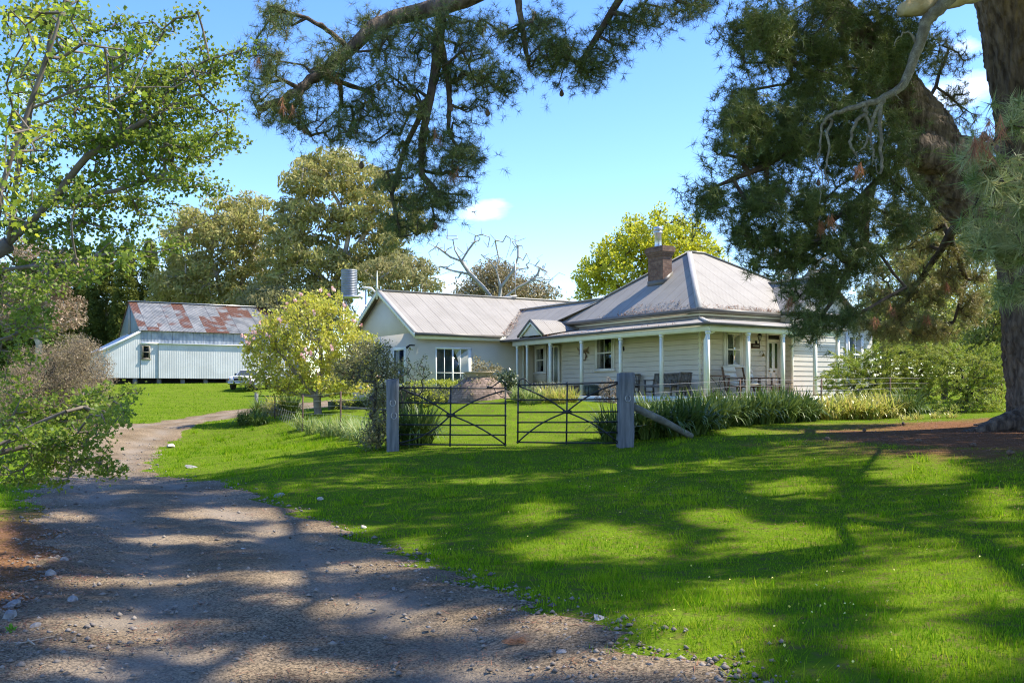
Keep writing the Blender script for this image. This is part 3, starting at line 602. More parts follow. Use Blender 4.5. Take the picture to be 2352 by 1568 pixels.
# chimney
brick=None
def brickmat(name,c1,c2,mortar,scale=1):
    m=bpy.data.materials.new(name); m.use_nodes=True; nt=m.node_tree; L=nt.links; b=nt.nodes['Principled BSDF']; b.inputs['Roughness'].default_value=.9
    uv=_n(nt,'ShaderNodeUVMap'); br=_n(nt,'ShaderNodeTexBrick'); br.inputs['Scale'].default_value=1; br.inputs['Brick Width'].default_value=.23*scale; br.inputs['Row Height'].default_value=.086*scale; br.inputs['Mortar Size'].default_value=.008; br.inputs['Color1'].default_value=c4(c1); br.inputs['Color2'].default_value=c4(c2); br.inputs['Mortar'].default_value=c4(mortar); L.new(uv.outputs[0],br.inputs['Vector'])
    nz=_n(nt,'ShaderNodeTexNoise'); nz.inputs['Scale'].default_value=7; L.new(uv.outputs[0],nz.inputs['Vector']); mx=_n(nt,'ShaderNodeMix',data_type='RGBA',blend_type='MULTIPLY'); mx.inputs[0].default_value=.7; L.new(br.outputs[0],mx.inputs[6])
    rp=_n(nt,'ShaderNodeValToRGB'); rp.color_ramp.elements[0].position=.3; rp.color_ramp.elements[1].position=.65; rp.color_ramp.elements[0].color=(.35,.33,.33,1); L.new(nz.outputs['Fac'],rp.inputs[0]); L.new(rp.outputs[0],mx.inputs[7]); L.new(mx.outputs[2],b.inputs[0])
    bp=_n(nt,'ShaderNodeBump'); bp.inputs['Distance'].default_value=.01; bp.invert=True; L.new(br.outputs['Fac'],bp.inputs['Height']); L.new(bp.outputs[0],b.inputs['Normal']); return m
brick=brickmat('chimney_brick',(.15,.075,.05),(.23,.135,.09),(.17,.145,.12))
def bxuv(mb,a0,a1,b0,b1,z0,z1,zf=None):
    for p in ([(a0,b0),(a1,b0)],[(a1,b1),(a0,b1)],[(a1,b0),(a1,b1)],[(a0,b1),(a0,b0)]):
        (x0,y0),(x1,y1)=p; Ln=math.hypot(x1-x0,y1-y0); mb.poly([(x0,y0,z0),(x1,y1,z0),(x1,y1,z1),(x0,y0,z1)],uv=[(x0+y0,z0),(x0+y0+Ln,z0),(x0+y0+Ln,z1),(x0+y0,z1)])
    mb.poly([(a0,b0,z1),(a1,b0,z1),(a1,b1,z1),(a0,b1,z1)],uv=[(0,0)]*4)
    mb.poly([(a0,b0,z0),(a1,b0,z0),(a1,b1,z0),(a0,b1,z0)],uv=[(0,0)]*4)
ca0,ca1,cb0,cb1=6.33,7.33,3.25,3.75
mb=MB(HCf); bxuv(mb,ca0,ca1,cb0,cb1,4.3,5.9)
for i,e in enumerate((.035,.07,.105,.105)): bxuv(mb,ca0-e,ca1+e,cb0-e,cb1+e,5.9+i*.086,5.9+(i+1)*.086-.002)
bxuv(mb,ca0-.06,ca1+.06,cb0-.06,cb1+.06,6.244,6.32); chm=mb.build('chimney',brick,house)
zz=lambda b: E+(b-B0)*(6.25-E)/(ap1[1]-B0)
mb=MB(HCf); mb.hexa([(ca0-.02,cb0-.02,zz(cb0)-.1),(ca1+.02,cb0-.02,zz(cb0)-.1),(ca1+.02,cb1+.05,zz(cb1)-.1),(ca0-.02,cb1+.05,zz(cb1)-.1),(ca0-.02,cb0-.02,zz(cb0)+.2),(ca1+.02,cb0-.02,zz(cb0)+.2),(ca1+.02,cb1+.05,zz(cb1)+.2),(ca0-.02,cb1+.05,zz(cb1)+.2)]); mb.build('flashing',gut,chm)
steel=mat('galvanised_steel',(.45,.47,.5),(.6,.62,.65),scale=6,rough=.35,metal=.8)
mb=MB(HCf); c=(6.95,3.5,0); mb.lathe((c[0],c[1],6.3),[(.17,0),(.15,.06),(.15,.62),(.19,.63),(.19,.70),(.16,.71),(.16,.74),(.2,.75),(.2,.9),(.1,.93)],18); fl=mb.build('flue',steel,chm,smooth=False)
# roof clutter: needles along the gutters and valley
def roofneedles(segs,n,seed):
    r=np.random.default_rng(seed); cen=[]
    for p,q,sp in segs:
        t=r.random((n,1)); P=np.array(p)*(1-t)+np.array(q)*t; off=np.abs(r.normal(size=n))*sp; P=[HC(*x) for x in P]; P=np.array(P)
        up=np.array([0,0,1.]); cen.append((P,off))
    V=[];
    return cen
def strewn(segs,n,seed,parent=house):
    r=np.random.default_rng(seed); VV=[]
    for p,q,pu in segs: # pu: vector (a,b,z) up the slope for 1 m
        t=r.random(n); o=r.random(n)**2.2; P=np.array([HC(*(np.array(p)*(1-a)+np.array(q)*a+np.array(pu)*b_)) for a,b_ in zip(t,o)]); P[:,2]+=.02
        d=unit(r.normal(size=(n,3))*[1,1,.25])*.09; s=unit(np.cross(d,[0,0,1.]))*.012; VV.append(np.stack([P-d-s,P-d+s,P+d],1).reshape(-1,3))
    V=np.concatenate(VV); o=npmesh('needle_debris',V,np.arange(len(V)).reshape(-1,3),needle_litter,parent); o['label']='rust brown pine needles gathered along the roof edges'; return o
strewn([((A0+.3,B0,E+.01),(8.5,B0,E+.01),(0,.35,.28)),((3.5,B0,E+.01),(7,B0,E+.01),(0,.6,.48)),((A0,B0+.2,E+.01),(A0,5.8,E+.01),(.35,0,.22)),((A0,3,E+.01),(A0,5.8,E+.01),(.35,0,.22)),((2,-.12,Ve+.01),(11.5,-.12,Ve+.01),(0,.4,.09))],200,3)
strewn([((14.24,-.1,2.75),(17.0,2.75,4.35),(-.25,.2,.05)),((14.3,-.1,2.72),(15.6,1.3,3.5),(-.4,.3,.1))],170,4)
# ---------- windows and doors ----------
def frame_rect(T,u0,u1,z0,z1,w,d0,d1):
    mb=MB(T); mb.box(u0,u0+w,d0,d1,z0,z1); mb.box(u1-w,u1,d0,d1,z0,z1); mb.box(u0+w,u1-w,d0,d1,z1-w,z1); mb.box(u0+w,u1-w,d0,d1,z0,z0+w); return mb
def window(T,u0,u1,z0,z1,name='window',arch=.13,curtain=None,cols=2,sill=True,parent=house,tm=white):
    """T maps (u along wall, d out of wall, z) to world"""
    f=frame_rect(T,u0,u1,z0,z1,.055,.0,.075); 
    fo=f.build(name,tm,parent)
    if arch: 
        mb=MB(T); mb.box(u0-arch,u0-.002,.0,.05,z0,z1+arch); mb.box(u1+.002,u1+arch,0,.05,z0,z1+arch); mb.box(u0,u1,0,.05,z1+.002,z1+arch); mb.build('architrave',tm,fo)
    if sill: mb=MB(T); mb.box(u0-arch-.04,u1+arch+.04,0,.12,z0-.07,z0-.002); mb.build('sill',tm,fo)
    mb=MB(T); mb.box(u0+.05,u1-.05,.026,.03,z0+.05,z1-.05); mb.build('dark_interior',dark,fo)
    zm=(z0+z1)/2; mb=MB(T)
    mb.box(u0+.055,u1-.055,.052,.085,zm-.03,zm+.03)
    if cols>1:
        for k in range(1,cols):
            u=u0+(u1-u0)*k/cols; mb.box(u-.014,u+.014,.05,.068,z0+.055,zm-.03); mb.box(u-.014,u+.014,.05,.068,zm+.03,z1-.055)
    mb.build('sash_bar',tm,fo)
    if curtain: curtain(T,fo,u0,u1,z0,z1)
    mb=MB(T); mb.box(u0+.055,u1-.055,.046,.05,z0+.055,z1-.055); mb.build('pane',glass,fo); return fo
TA=lambda p: HC(p[0],VB-.035-p[1],p[2])        # verandah wall along A
TB=lambda p: HC(VA-.035-p[1],p[0],p[2])        # verandah wall along B
TW=lambda p: HC(14.42-p[1],p[0],p[2])         # gable wing long wall
TG=lambda p: HC(p[0],-4.42-p[1],p[2])         # gable end
TR=lambda p: HC(1.765-p[1],p[0],p[2])
def lace(T,fo,u0,u1,z0,z1):
    zm=(z0+z1)/2; um=(u0+u1)/2; mb=MB(T); n=16
    for side in (0,1):
        for k in range(n):
            a=u0+.06+(um-u0-.06)*k/n if side==0 else um+(u1-.06-um)*k/n; b=a+(um-u0-.06)/n; t=(k+.5)/n; t=t if side==0 else 1-t
            bot=zm-.12-.10*abs(math.sin(t*9)); d=.034+.005*(k%2); mb.box(a,b-.002,d-.003,d,bot,z1-.06)
    mb.build('curtain',curt,fo)
window(TA,7.87,9.02,1.03,2.5)
window(TB,3.1,3.85,1.08,2.36,curtain=lace)
window(TR,9.42,10.27,.85,2.4,curtain=lace)
window(TA,13.25,14.0,1.0,2.2); box('window_panel',13.1,14.15,VB-.12,VB-.0,.55,.92,render_,house)
# French door
mb=frame_rect(TA,11.95,12.95,-.1,2.25,.07,0,.09); fd=mb.build('french_door',white,house)
mb=MB(TA); mb.box(12.02,12.88,.0,.04,-.1,.45); mb.box(12.40,12.50,.0,.07,.45,2.18); mb.box(12.02,12.1,.0,.065,.45,2.18); mb.box(12.8,12.88,0,.065,.45,2.18); mb.build('door_stile',white,fd)
mb=MB(TA); mb.box(12.1,12.8,.01,.03,.45,2.18); mb.build('dark_interior',dark,fd); mb=MB(TA); mb.box(12.1,12.8,.045,.049,.45,2.18); mb.build('pane',glass,fd)
# front door with two tall lights
fd=frame_rect(TB,5.30,6.10,-.1,2.42,.07,0,.06).build('front_door',white,house)
mb=MB(TB); mb.box(5.37,6.03,0,.03,-.1,2.12); mb.box(5.37,6.03,0,.05,2.10,2.17); mb.box(5.5,5.6,.03,.04,.05,.8); mb.box(5.8,5.9,.03,.04,.05,.8); mb.build('door_leaf',white,fd)
dg=mat('dark_green_glass',(.03,.06,.02),(.04,.08,.025),rough=.15)
for u in (5.45,5.76): mb=MB(TB); mb.box(u,u+.14,.031,.036,1.02,2.02); mb.build('door_light',dg,fd)
mb=MB(TB); mb.box(5.40,6.0,.0,.04,2.2,2.36); mb.build('fanlight',dark,fd)
brass=mat('brass',(.35,.25,.1),rough=.35,metal=.8)
mb=MB(TB); mb.tube([(5.43,.03,.9),(5.43,.09,.9)],.02,8); mb.box(5.66,5.78,.03,.045,.86,.93); mb.build('door_handle',brass,fd)
# ---------- gable wing ----------
wz=2.8
mb=MB(HCf); mb.box(14.42,22.3,-4.42,11,-.7,wz); mb.hexa([(14.42,-4.42,wz),(22.3,-4.42,wz),(22.3,-4.3,wz),(14.42,-4.3,wz),(18.30,-4.42,4.93),(18.42,-4.42,4.93),(18.42,-4.3,4.93),(18.30,-4.3,4.93)]); mb.build('rendered_wall',render_,house)
aR=18.36; aL=14.18; aF=22.54; wb0=-4.72
def wp(a): return 5.03-abs(a-aR)*.546
roof('gable_roof',[([(aL,wb0,wp(aL)),(aR,wb0,5.03),(aR,11.2,5.03),(aL,11.2,wp(aL))],Wd),([(aF,wb0,wp(aF)),(aR,wb0,5.03),(aR,11.2,5.03),(aF,11.2,wp(aF))],Wd)])
caps('ridge_cap',[((aR,wb0,5.03),(aR,11,5.03)),((aL+.02,wb0+.07,wp(aL)-.0),(aR,wb0+.07,5.03)),((aF,wb0+.07,wp(aF)),(aR,wb0+.07,5.03))])
gutter([((aL-.06,wb0,wp(aL)-.05),(aL-.06,-.15,wp(aL)-.05))]); box('fascia',aL+.0,aL+.04,wb0+.05,1.7,2.48,2.69,trim,house)
# scalloped barge boards
mb=MB(HCf)
for s in (-1,1):
    n=24; Ln=4.25
    for k in range(n):
        a0=aR+s*Ln*k/n; a1=aR+s*Ln*(k+1)/n; z0=5.03-Ln*k/n*.546; z1=5.03-Ln*(k+1)/n*.546; am=(a0+a1)/2; zm=(z0+z1)/2
        for (x0,x1,y0,y1,e0,e1) in ((a0,am,z0,zm,.13,.22),(am,a1,zm,z1,.22,.13)):
            P=[(x0,wb0-.03,y0-e0-.02),(x1,wb0-.03,y1-e1-.02),(x1,wb0,y1-e1-.02),(x0,wb0,y0-e0-.02),(x0,wb0-.03,y0+.01),(x1,wb0-.03,y1+.01),(x1,wb0,y1+.01),(x0,wb0,y0+.01)]
            mb.hexa(P)
mb.build('scalloped_barge_board',trim,house)
mb=MB(HCf); mb.lathe((aR,wb0-.02,4.6),[(.05,0),(.05,.5),(.075,.52),(.04,.6),(.06,.66),(.045,.72),(.035,1.1),(.008,1.42)],8); mb.build('finial',trim,house)
mb=MB(TW); mb.box(-3.55,-1.67,.0,.06,2.05,2.14); mb.box(-3.55,-3.49,0,.06,-.5,2.05); mb.box(-1.85,-1.67,0,.06,-.5,2.05); mb.box(-2.70,-2.62,0,.07,-.5,2.05); mb.box(-3.49,-1.85,.0,.065,.93,.97); mb.box(-3.11,-3.08,.0,.062,-.5,2.05); mb.box(-2.26,-2.23,0,.062,-.5,2.05); wf=mb.build('sliding_window',trim,house)
mb=MB(TW); mb.box(-3.5,-1.85,.002,.012,-.5,2.06); mb.build('dark_interior',dark,wf)
mb=MB(TW)
for k in range(30):
    u=-3.47+k*.052; 
    if k==15: continue
    mb.box(u,u+.045,.014,.02+.008*(k%2),-.5,2.04)
mb.build('curtain',mat('grey_curtain',(.26,.29,.26),(.36,.39,.35),scale=4,rough=.9),wf)
mb=MB(TW); mb.box(-3.49,-1.85,.05,.054,-.5,2.05); mb.build('pane',glass,wf)
window(TG,15.75,17.0,.4,2.1,arch=.08,tm=trim)
mb=MB(TW); mb.tube([(1.2,.08,2.3),(1.2,.08,-.5)],.04,8); mb.build('downpipe',trim,house)
mb=MB(HCf); mb.tube([(14.6,-4.5,2.2),(14.6,-4.75,2.2),(14.5,-4.95,2.08)],[.03,.04,.06],8); mb.build('flood_lamp',blackm,house)
# roof aerial
mb=MB(HCf); mb.bar((18.36,3.2,5.05),(18.36,3.2,7.1),.03,.03,up=(1,0,0))
for i in range(7): mb.bar((18.0,3.0+.03*i,6.95-i*.14),(18.7,3.4-.03*i,6.95-i*.14),.012,.012)
mb.bar((18.2,3.2,5.15),(18.5,2.5,5.1),.15,.06); tag(mb.build('television_aerial',steel),'thin grey television aerial on the ridge of the gable wing','aerial')
# ---------- things on the verandah ----------
grey_wood=mat('weathered_timber',(.11,.10,.09),(.19,.175,.16),scale=6,rough=.85,stretch=(1,1,.3))
brown_wood=mat('brown_timber',(.13,.075,.05),(.2,.12,.08),scale=6,rough=.7)
canvas=mat('white_canvas',(.72,.70,.66),(.78,.76,.72),rough=.85,scale=8)
DZ=-.1
def slat_seat(root,w,m,d=.5):
    h=.43; y0,y1=-d/2,d/2   # faces -y; back at +y
    for sx in (-1,1):
        x=sx*(w/2-.03)
        mb=MB(); mb.box(x-.03,x+.03,y0,y0+.06,0,.62); mb.build('leg',m,root,local=True)
        mb=MB(); mb.bar((x,y1-.03,0),(x,y1-.03,h),.06,.06,up=(1,0,0)); mb.bar((x,y1-.03,h),(x,y1+.08,.9),.06,.05,up=(1,0,0)); mb.build('leg',m,root,local=True)
        mb=MB(); mb.box(x-.035,x+.035,y0-.03,y1,.62,.65); mb.box(x-.02,x+.02,y0+.06,y1-.06,.14,.18); mb.build('armrest',m,root,local=True)
    mb=MB()
    for k in range(6): mb.box(-w/2+.02,w/2-.02,y0+.01+k*d/6,y0+.01+(k+.8)*d/6,h-.02,h)
    mb.box(-w/2+.06,w/2-.06,y0+.015,y0+.045,h-.1,h-.025); mb.box(-w/2+.06,w/2-.06,y1-.05,y1-.02,h-.1,h-.025); mb.build('seat',m,root,local=True)
    mb=MB(); n=int(w/.085)
    for k in range(n):
        x=-w/2+.08+(w-.16)*k/(n-1); mb.hexa([(x-.022,y1-.03,h+.05),(x+.022,y1-.03,h+.05),(x+.022,y1-.01,h+.05),(x-.022,y1-.01,h+.05),(x-.022,y1+.06,.86),(x+.022,y1+.06,.86),(x+.022,y1+.08,.86),(x-.022,y1+.08,.86)])
    mb.hexa([(-w/2+.05,y1+.04,.84),(w/2-.05,y1+.04,.84),(w/2-.05,y1+.09,.84),(-w/2+.05,y1+.09,.84),(-w/2+.05,y1+.05,.91),(w/2-.05,y1+.05,.91),(w/2-.05,y1+.1,.91),(-w/2+.05,y1+.1,.91)])
    mb.box(-w/2+.05,w/2-.05,y1-.03,y1,h+.02,h+.07); mb.build('backrest',m,root,local=True)
rzA=math.atan2(-AX[1],-AX[0])-0  # helper angles
def rz_face(vec): # rotation so local -y points along vec
    return math.atan2(vec[1],vec[0])+math.pi/2
b=thing('garden_bench','long weathered grey slatted timber bench against the shaded verandah wall','bench',HC(3.95,1.35,DZ),rz=rz_face(-BX)); slat_seat(b,2.0,grey_wood)
c1=thing('garden_chair','weathered slatted timber armchair standing side-on at the right end of the bench','chair',HC(2.62,1.0,DZ),group='weathered timber armchairs beside the bench',rz=rz_face(AX)); slat_seat(c1,.62,grey_wood)
c2=thing('garden_chair','weathered slatted timber armchair left of the bench, partly behind the right gate post','chair',HC(5.95,1.2,DZ),group='weathered timber armchairs beside the bench',rz=rz_face(-BX*.9-AX*.45)); slat_seat(c2,.62,grey_wood)
def lounger(loc,rz,label):
    r=thing('deck_lounger',label,'lounger',loc,'white slung deck loungers',rz); r.scale=(1.12,1.12,1.12)
    for s in (-1,1):
        x=s*.31
        mb=MB(); mb.bar((x,.45,.12),(x,.62,.98),.05,.04,up=(1,0,0)); mb.bar((x,-.55,.36),(x,.52,.30),.05,.05); mb.build('side_rail',brown_wood,r,local=True)
        mb=MB(); mb.bar((x+s*.03,-.45,.0),(x+s*.03,-.45,.60),.05,.06,up=(1,0,0)); mb.build('leg',brown_wood,r,local=True)
        mb=MB(); mb.bar((x+s*.03,.36,.0),(x+s*.03,.30,.60),.05,.06,up=(1,0,0)); mb.build('leg',brown_wood,r,local=True)
        mb=MB(); mb.box(x+s*.03-.035,x+s*.03+.035,-.5,.5,.6,.63); mb.build('armrest',brown_wood,r,local=True)
    mb=MB(); P=[(.60,.97),(.52,.78),(.42,.56),(.28,.42),(.05,.33),(-.25,.33),(-.58,.40)]
    for (y0,z0),(y1,z1) in zip(P[:-1],P[1:]): mb.hexa([(-.29,y0,z0),(.29,y0,z0),(.29,y1,z1),(-.29,y1,z1),(-.29,y0+.01,z0+.012),(.29,y0+.01,z0+.012),(.29,y1+.01,z1+.012),(-.29,y1+.01,z1+.012)])
    mb.build('canvas_sling',canvas,r,local=True)
    mb=MB(); mb.hexa([(-.29,.5,.83),(.29,.5,.83),(.29,.53,.83),(-.29,.53,.83),(-.29,.57,.99),(.29,.57,.99),(.29,.62,.99),(-.29,.62,.99)]); mb.build('headrest',canvas,r,local=True)
lounger(HC(.95,2.62,DZ),rz_face(-AX*1.0+BX*.12),'white canvas deck lounger beside the small round table')
lounger(HC(1.1,3.85,DZ),rz_face(-AX*.9+BX*.35),'white canvas deck lounger in front of the verandah window, right of its twin')
t=thing('round_table','small round slatted table on curved iron legs beside the corner post','table',HC(1.0,1.45,DZ))
tm_=np.array(HC(1.0,1.45,DZ)); mb=MB(); mb.lathe((0,0,.73),[(.42,0),(.43,.01),(.42,.025)],28); mb.build('tabletop',brown_wood,t,local=True)
for k in range(3):
    a=2*math.pi*k/3+.5; c_,s_=math.cos(a),math.sin(a); mb=MB(); mb.tube([(c_*q,s_*q,z) for q,z in ((.36,.73),(.22,.62),(.08,.45),(.05,.36),(.12,.22),(.3,.05),(.36,.0))],.011,6); mb.build('leg',blackm,t,local=True)
def chest(loc,wd,m1,label):
    r=thing('trunk_chest',label,'trunk',loc,rz=rz_face(-BX)); mb=MB(); mb.box(-wd/2,wd/2,-.24,.24,.04,.38); mb.build('chest_body',m1,r,local=True)
    mb=MB(); n=6
    for k in range(n):
        a0=math.pi*k/n; a1=math.pi*(k+1)/n; mb.hexa([(-wd/2-.01,-.25*math.cos(a0),.385),(wd/2+.01,-.25*math.cos(a0),.385),(wd/2+.01,-.25*math.cos(a1),.385),(-wd/2-.01,-.25*math.cos(a1),.385),(-wd/2-.01,-.25*math.cos(a0),.39+.09*math.sin(a0)),(wd/2+.01,-.25*math.cos(a0),.39+.09*math.sin(a0)),(wd/2+.01,-.25*math.cos(a1),.39+.09*math.sin(a1)),(-wd/2-.01,-.25*math.cos(a1),.39+.09*math.sin(a1))])
    mb.build('chest_lid',m1,r,local=True)
    mb=MB(); 
    for x in (-wd/2+.12,0,wd/2-.16): mb.box(x,x+.04,-.255,-.24,.04,.40)
    mb.box(-wd/2,wd/2,-.25,.25,0,.04); mb.build('strap',blackm,r,local=True)
chest(HC(10.3,1.42,DZ),1.0,mat('chest_brown',(.20,.13,.085),(.28,.19,.13),scale=5),'old brown travelling trunk on the verandah left of the green trunk')
chest(HC(9.15,1.42,DZ),.85,mat('chest_green',(.07,.10,.08),(.13,.16,.12),scale=5),'old dark green trunk on the verandah below the double hung window')
def lantern(T,u,z,label):
    r=thing('wall_lantern',label,'lantern',T((u,0,z)),'black wall lanterns on the verandah'); 
    mb=MB(T); mb.lathe((u,.02,z-.22),[(.05,-.0),(.055,.02),(.02,.06)],8); mb.tube([(u,.0,z-.18),(u,.1,z-.25),(u,.2,z-.2),(u,.2,z-.1)],.013,6); mb.box(u-.05,u+.05,0,.015,z-.3,z-.1); mb.build('bracket',blackm,r)
    mb=MB(T); mb.lathe((u,.2,z-.1),[(.04,0),(.045,.01),(.04,.02)],6); mb.lathe((u,.2,z+.1),[(.10,0),(.085,.02),(.04,.09),(.012,.11),(.015,.15)],6)
    for k in range(6):
        a=math.pi/3*k; mb.tube([(u+.042*math.cos(a),.2+.042*math.sin(a),z-.08),(u+.085*math.cos(a),.2+.085*math.sin(a),z+.1)],.006,4)
    mb.build('lantern_cage',blackm,r); mb=MB(T); mb.lathe((u,.2,z-.08),[(.035,0),(.078,.175)],6); mb.build('lantern_glass',mat('frosted_glass',(.5,.5,.46),rough=.2),r)
lantern(TB,4.74,2.2,'black carriage lantern on the wall above the small brown sign'); lantern(TA,7.13,2.1,'black carriage lantern on the shaded wall right of the double hung window')
# house name plaque: illegible pale lettering in the photo
r=thing('name_plaque','small brown timber name board with pale lettering below the lantern','sign',TB((4.7,0,1.9)))
mb=MB(TB); mb.box(4.46,4.94,.0,.025,1.80,1.99); mb.build('board_panel',brown_wood,r); mb=MB(TB); mb.box(4.48,4.92,.025,.028,1.82,1.97); mb.build('dark_field',mat('plaque_dark',(.03,.02,.015),rough=.6),r)
mb=MB(TB)
for k in range(8):
    u=4.535+k*.042; mb.box(u,u+.008,.028,.032,1.87,1.925); mb.box(u+.02,u+.028,.028,.032,1.87,1.925)
    if k%2: mb.box(u+.008,u+.02,.028,.032,1.893,1.902)
    else: mb.box(u+.008,u+.02,.028,.032,1.917,1.925)
    if k%3==0: mb.box(u+.008,u+.02,.028,.032,1.87,1.878)
mb.build('lettering',mat('plaque_letter',(.6,.55,.45),rough=.6),r)
r=thing('door_bell','small brass bell on a curled bracket left of the front door','bell',TB((5.0,0,1.6)))
mb=MB(TB); mb.lathe((5.03,.12,1.48),[(.085,0),(.06,.02),(.045,.08),(.02,.11)],12); mb.build('bell_cup',brass,r); mb=MB(TB); mb.tube([(4.95,.0,1.62),(4.95,.05,1.68),(5.0,.11,1.68),(5.03,.12,1.59)],.008,6); mb.build('bracket',blackm,r)
rr=np.random.default_rng(77); r=thing('wall_garland','dried twig wreath with horned bow hung on the verandah wall','wreath',TA((10.0,0,1.8)))
mb=MB(TA)
for k in range(14):
    a0=rr.random()*6.28; pts=[(10.0+.17*math.cos(a0+t)*(1+.12*rr.normal()),.05+.02*rr.normal(),1.68+.2*math.sin(a0+t)*(1+.12*rr.normal())) for t in np.linspace(0,2.4,7)]; mb.tube(pts,.012,4)
mb.build('twig_ring',brown_wood,r)
mb=MB(TA); 
for s in (-1,1): mb.tube([(10.0+s*.03,.08,1.88),(10+s*.2,.12,1.93),(10+s*.38,.1,2.0),(10+s*.42,.08,2.08)],[.05,.05,.035,.01],6); mb.tube([(10+s*.03,.06,1.9),(10+s*.3,.06,1.85),(10+s*.38,.05,1.78)],[.03,.04,.02],6)
mb.build('horn',mat('horn',(.2,.13,.08),(.3,.22,.15)),r)
# small wheeled garden toy at the foot of the lounger
r=thing('iron_pot_stand','small dark wrought iron stand beside the front door','stand',HC(1.0,5.1,DZ)); mb=MB()
for k in range(4):
    a=k*1.57; mb.tube([(.05*math.cos(a),.05*math.sin(a),.3),(.2*math.cos(a),.2*math.sin(a),.25),(.2*math.cos(a),.2*math.sin(a),.0)],.01,5)
mb.tube([(.18*math.cos(t),.18*math.sin(t),.5) for t in np.linspace(0,6.28,17)],.01,5,False); mb.tube([(0,0,.1),(0,0,.5)],.012,5); mb.build('frame',blackm,r,local=True)
# ---------- barn ----------
BO=np.array([-27.3,72,0]); HB=lambda p: BO+p[0]*AX+p[1]*BX+np.array([0,0,p[2]])   # p=(depth w, along l, z)
whitec=corr('white_corrugated_wall',(.45,.465,.45),(.55,.565,.55),pitch=.13,lap=50,scale=.7,rough=.6,depth=.005); galv=corr('galvanised_upper_wall',(.20,.25,.31),(.42,.46,.50),pitch=.1,scale=2.0,rough=.4,depth=.02); rusty=corr('rusty_barn_roof',(.12,.13,.14),(.23,.235,.24),rust=True,pitch=.1,scale=1.5,rough=.5,depth=.018,lap=.85)
roofw=corr('white_roof_sheet',(.6,.63,.66),(.7,.73,.75),pitch=.1,rough=.5)
barn=thing('barn','long white corrugated iron barn on stumps with rust streaked grey roof','barn',HB((0,0,.7)))
bz,be,bw,bl=1.12,4.66,8.6,11.6; rz_=7.09
def bquad(mb,p,q,z0,z1,z0b=None,z1b=None):
    p=np.array(p,float);q=np.array(q,float); Ln=np.linalg.norm(q-p); a=HB((p[0],p[1],z0));b_=HB((q[0],q[1],z0 if z0b is None else z0b)); c=HB((q[0],q[1],z1 if z1b is None else z1b)); d=HB((p[0],p[1],z1)); T=mb.T; mb.T=_ident
    mb.poly([a,b_,c,d],uv=[(0,z0),(Ln,z0),(Ln,z1),(0,z1)]); mb.T=T
mb=MB(); bquad(mb,(-.15,1.25),(-.15,bl),bz,3.7); bquad(mb,(-.05,0),(-.05,1.25),bz,3.7); bquad(mb,(-.15,1.25),(-.05,1.25),bz,3.7); mb.build('long_wall',whitec,barn)
mb=MB(HB); mb.box(-.3,-.04,1.2,bl,3.66,3.72); mb.box(-.14,-.04,0,1.25,3.62,3.76); mb.build('ledge_flashing',white,barn)
mb=MB(); bquad(mb,(0,0),(0,bl),3.4,be); mb.build('upper_wall',galv,barn)
mb=MB(); bquad(mb,(0,bl),(bw,bl),bz,be); bquad(mb,(bw,bl),(bw,0),bz,be); bquad(mb,(bw,0),(0,0),bz,be); mb.build('back_wall',galv,barn)
gw=mat('grey_boards',(.15,.2,.22),(.24,.3,.32),scale=3,rough=.85,stretch=(8,8,.4))
mb=MB(HB); mb.hexa([(0,-.02,be),(bw,-.02,be),(bw,.05,be),(0,.05,be),(bw/2-.03,-.02,rz_-.05),(bw/2+.03,-.02,rz_-.05),(bw/2+.03,.05,rz_-.05),(bw/2-.03,.05,rz_-.05)]); mb.build('gable_wall',gw,barn)
mb=MB(HB); mb.hexa([(3.6,-.07,be-.1),(4.6,-.07,be-.1),(4.6,-.03,be-.1),(3.6,-.03,be-.1),(3.75,-.07,6.4),(4.45,-.07,6.85),(4.45,-.03,6.85),(3.75,-.03,6.4)]); mb.build('gable_panel',whitec,barn)
mb=MB(); P=lambda *p: HB(p)
roofpoly(mb,[P(-.2,-.1,be-.05),P(-.2,bl+.2,be-.05),P(bw/2,bl+.2,rz_),P(bw/2,-.1,rz_)],BX); roofpoly(mb,[P(bw+.2,-.1,be-.05),P(bw+.2,bl+.2,be-.05),P(bw/2,bl+.2,rz_),P(bw/2,-.1,rz_)],BX); mb.build('roof',rusty,barn)
mb=MB(HB); mb.bar((bw/2,-.1,rz_+.03),(bw/2,bl+.2,rz_+.03),.35,.05); mb.build('ridge_cap',steel,barn)
mb=MB(); bquad(mb,(0,-2.4),(0,0),bz,3.14,None,4.5); bquad(mb,(7.5,-2.4),(0,-2.4),bz,3.14,None,3.14); bquad(mb,(7.5,0),(7.5,-2.4),bz,4.5,None,3.14); mb.build('lean_to_wall',whitec,barn)
mb=MB(); roofpoly(mb,[P(-.12,-2.55,3.12),P(7.6,-2.55,3.12),P(7.6,0.02,4.58),P(-.12,0.02,4.58)],AX); mb.build('lean_to_roof',roofw,barn)
mb=MB(HB); mb.bar((-.14,-2.55,3.1),(-.14,.0,4.56),.05,.14); mb.build('lean_to_trim',white,barn)
mb=MB(HB); 
for k in range(9):
    l=-2.2+k*1.7; mb.box(.1,.4,l,l+.3,.3,bz)
mb.build('stumps',grey_wood,barn); mb=MB(HB); mb.box(.8,bw-.1,-2.2,bl,.2,bz-.02); mb.build('underfloor_shade',dark,barn)  # near-black box stands in for the shade beneath the floor
TQ=lambda p: HB((-.05-p[1],p[0],p[2])); window(TQ,.12,.62,2.55,3.5,arch=.06,cols=1,parent=barn,tm=mat('aged_window_timber',(.16,.14,.10),(.22,.2,.14)))
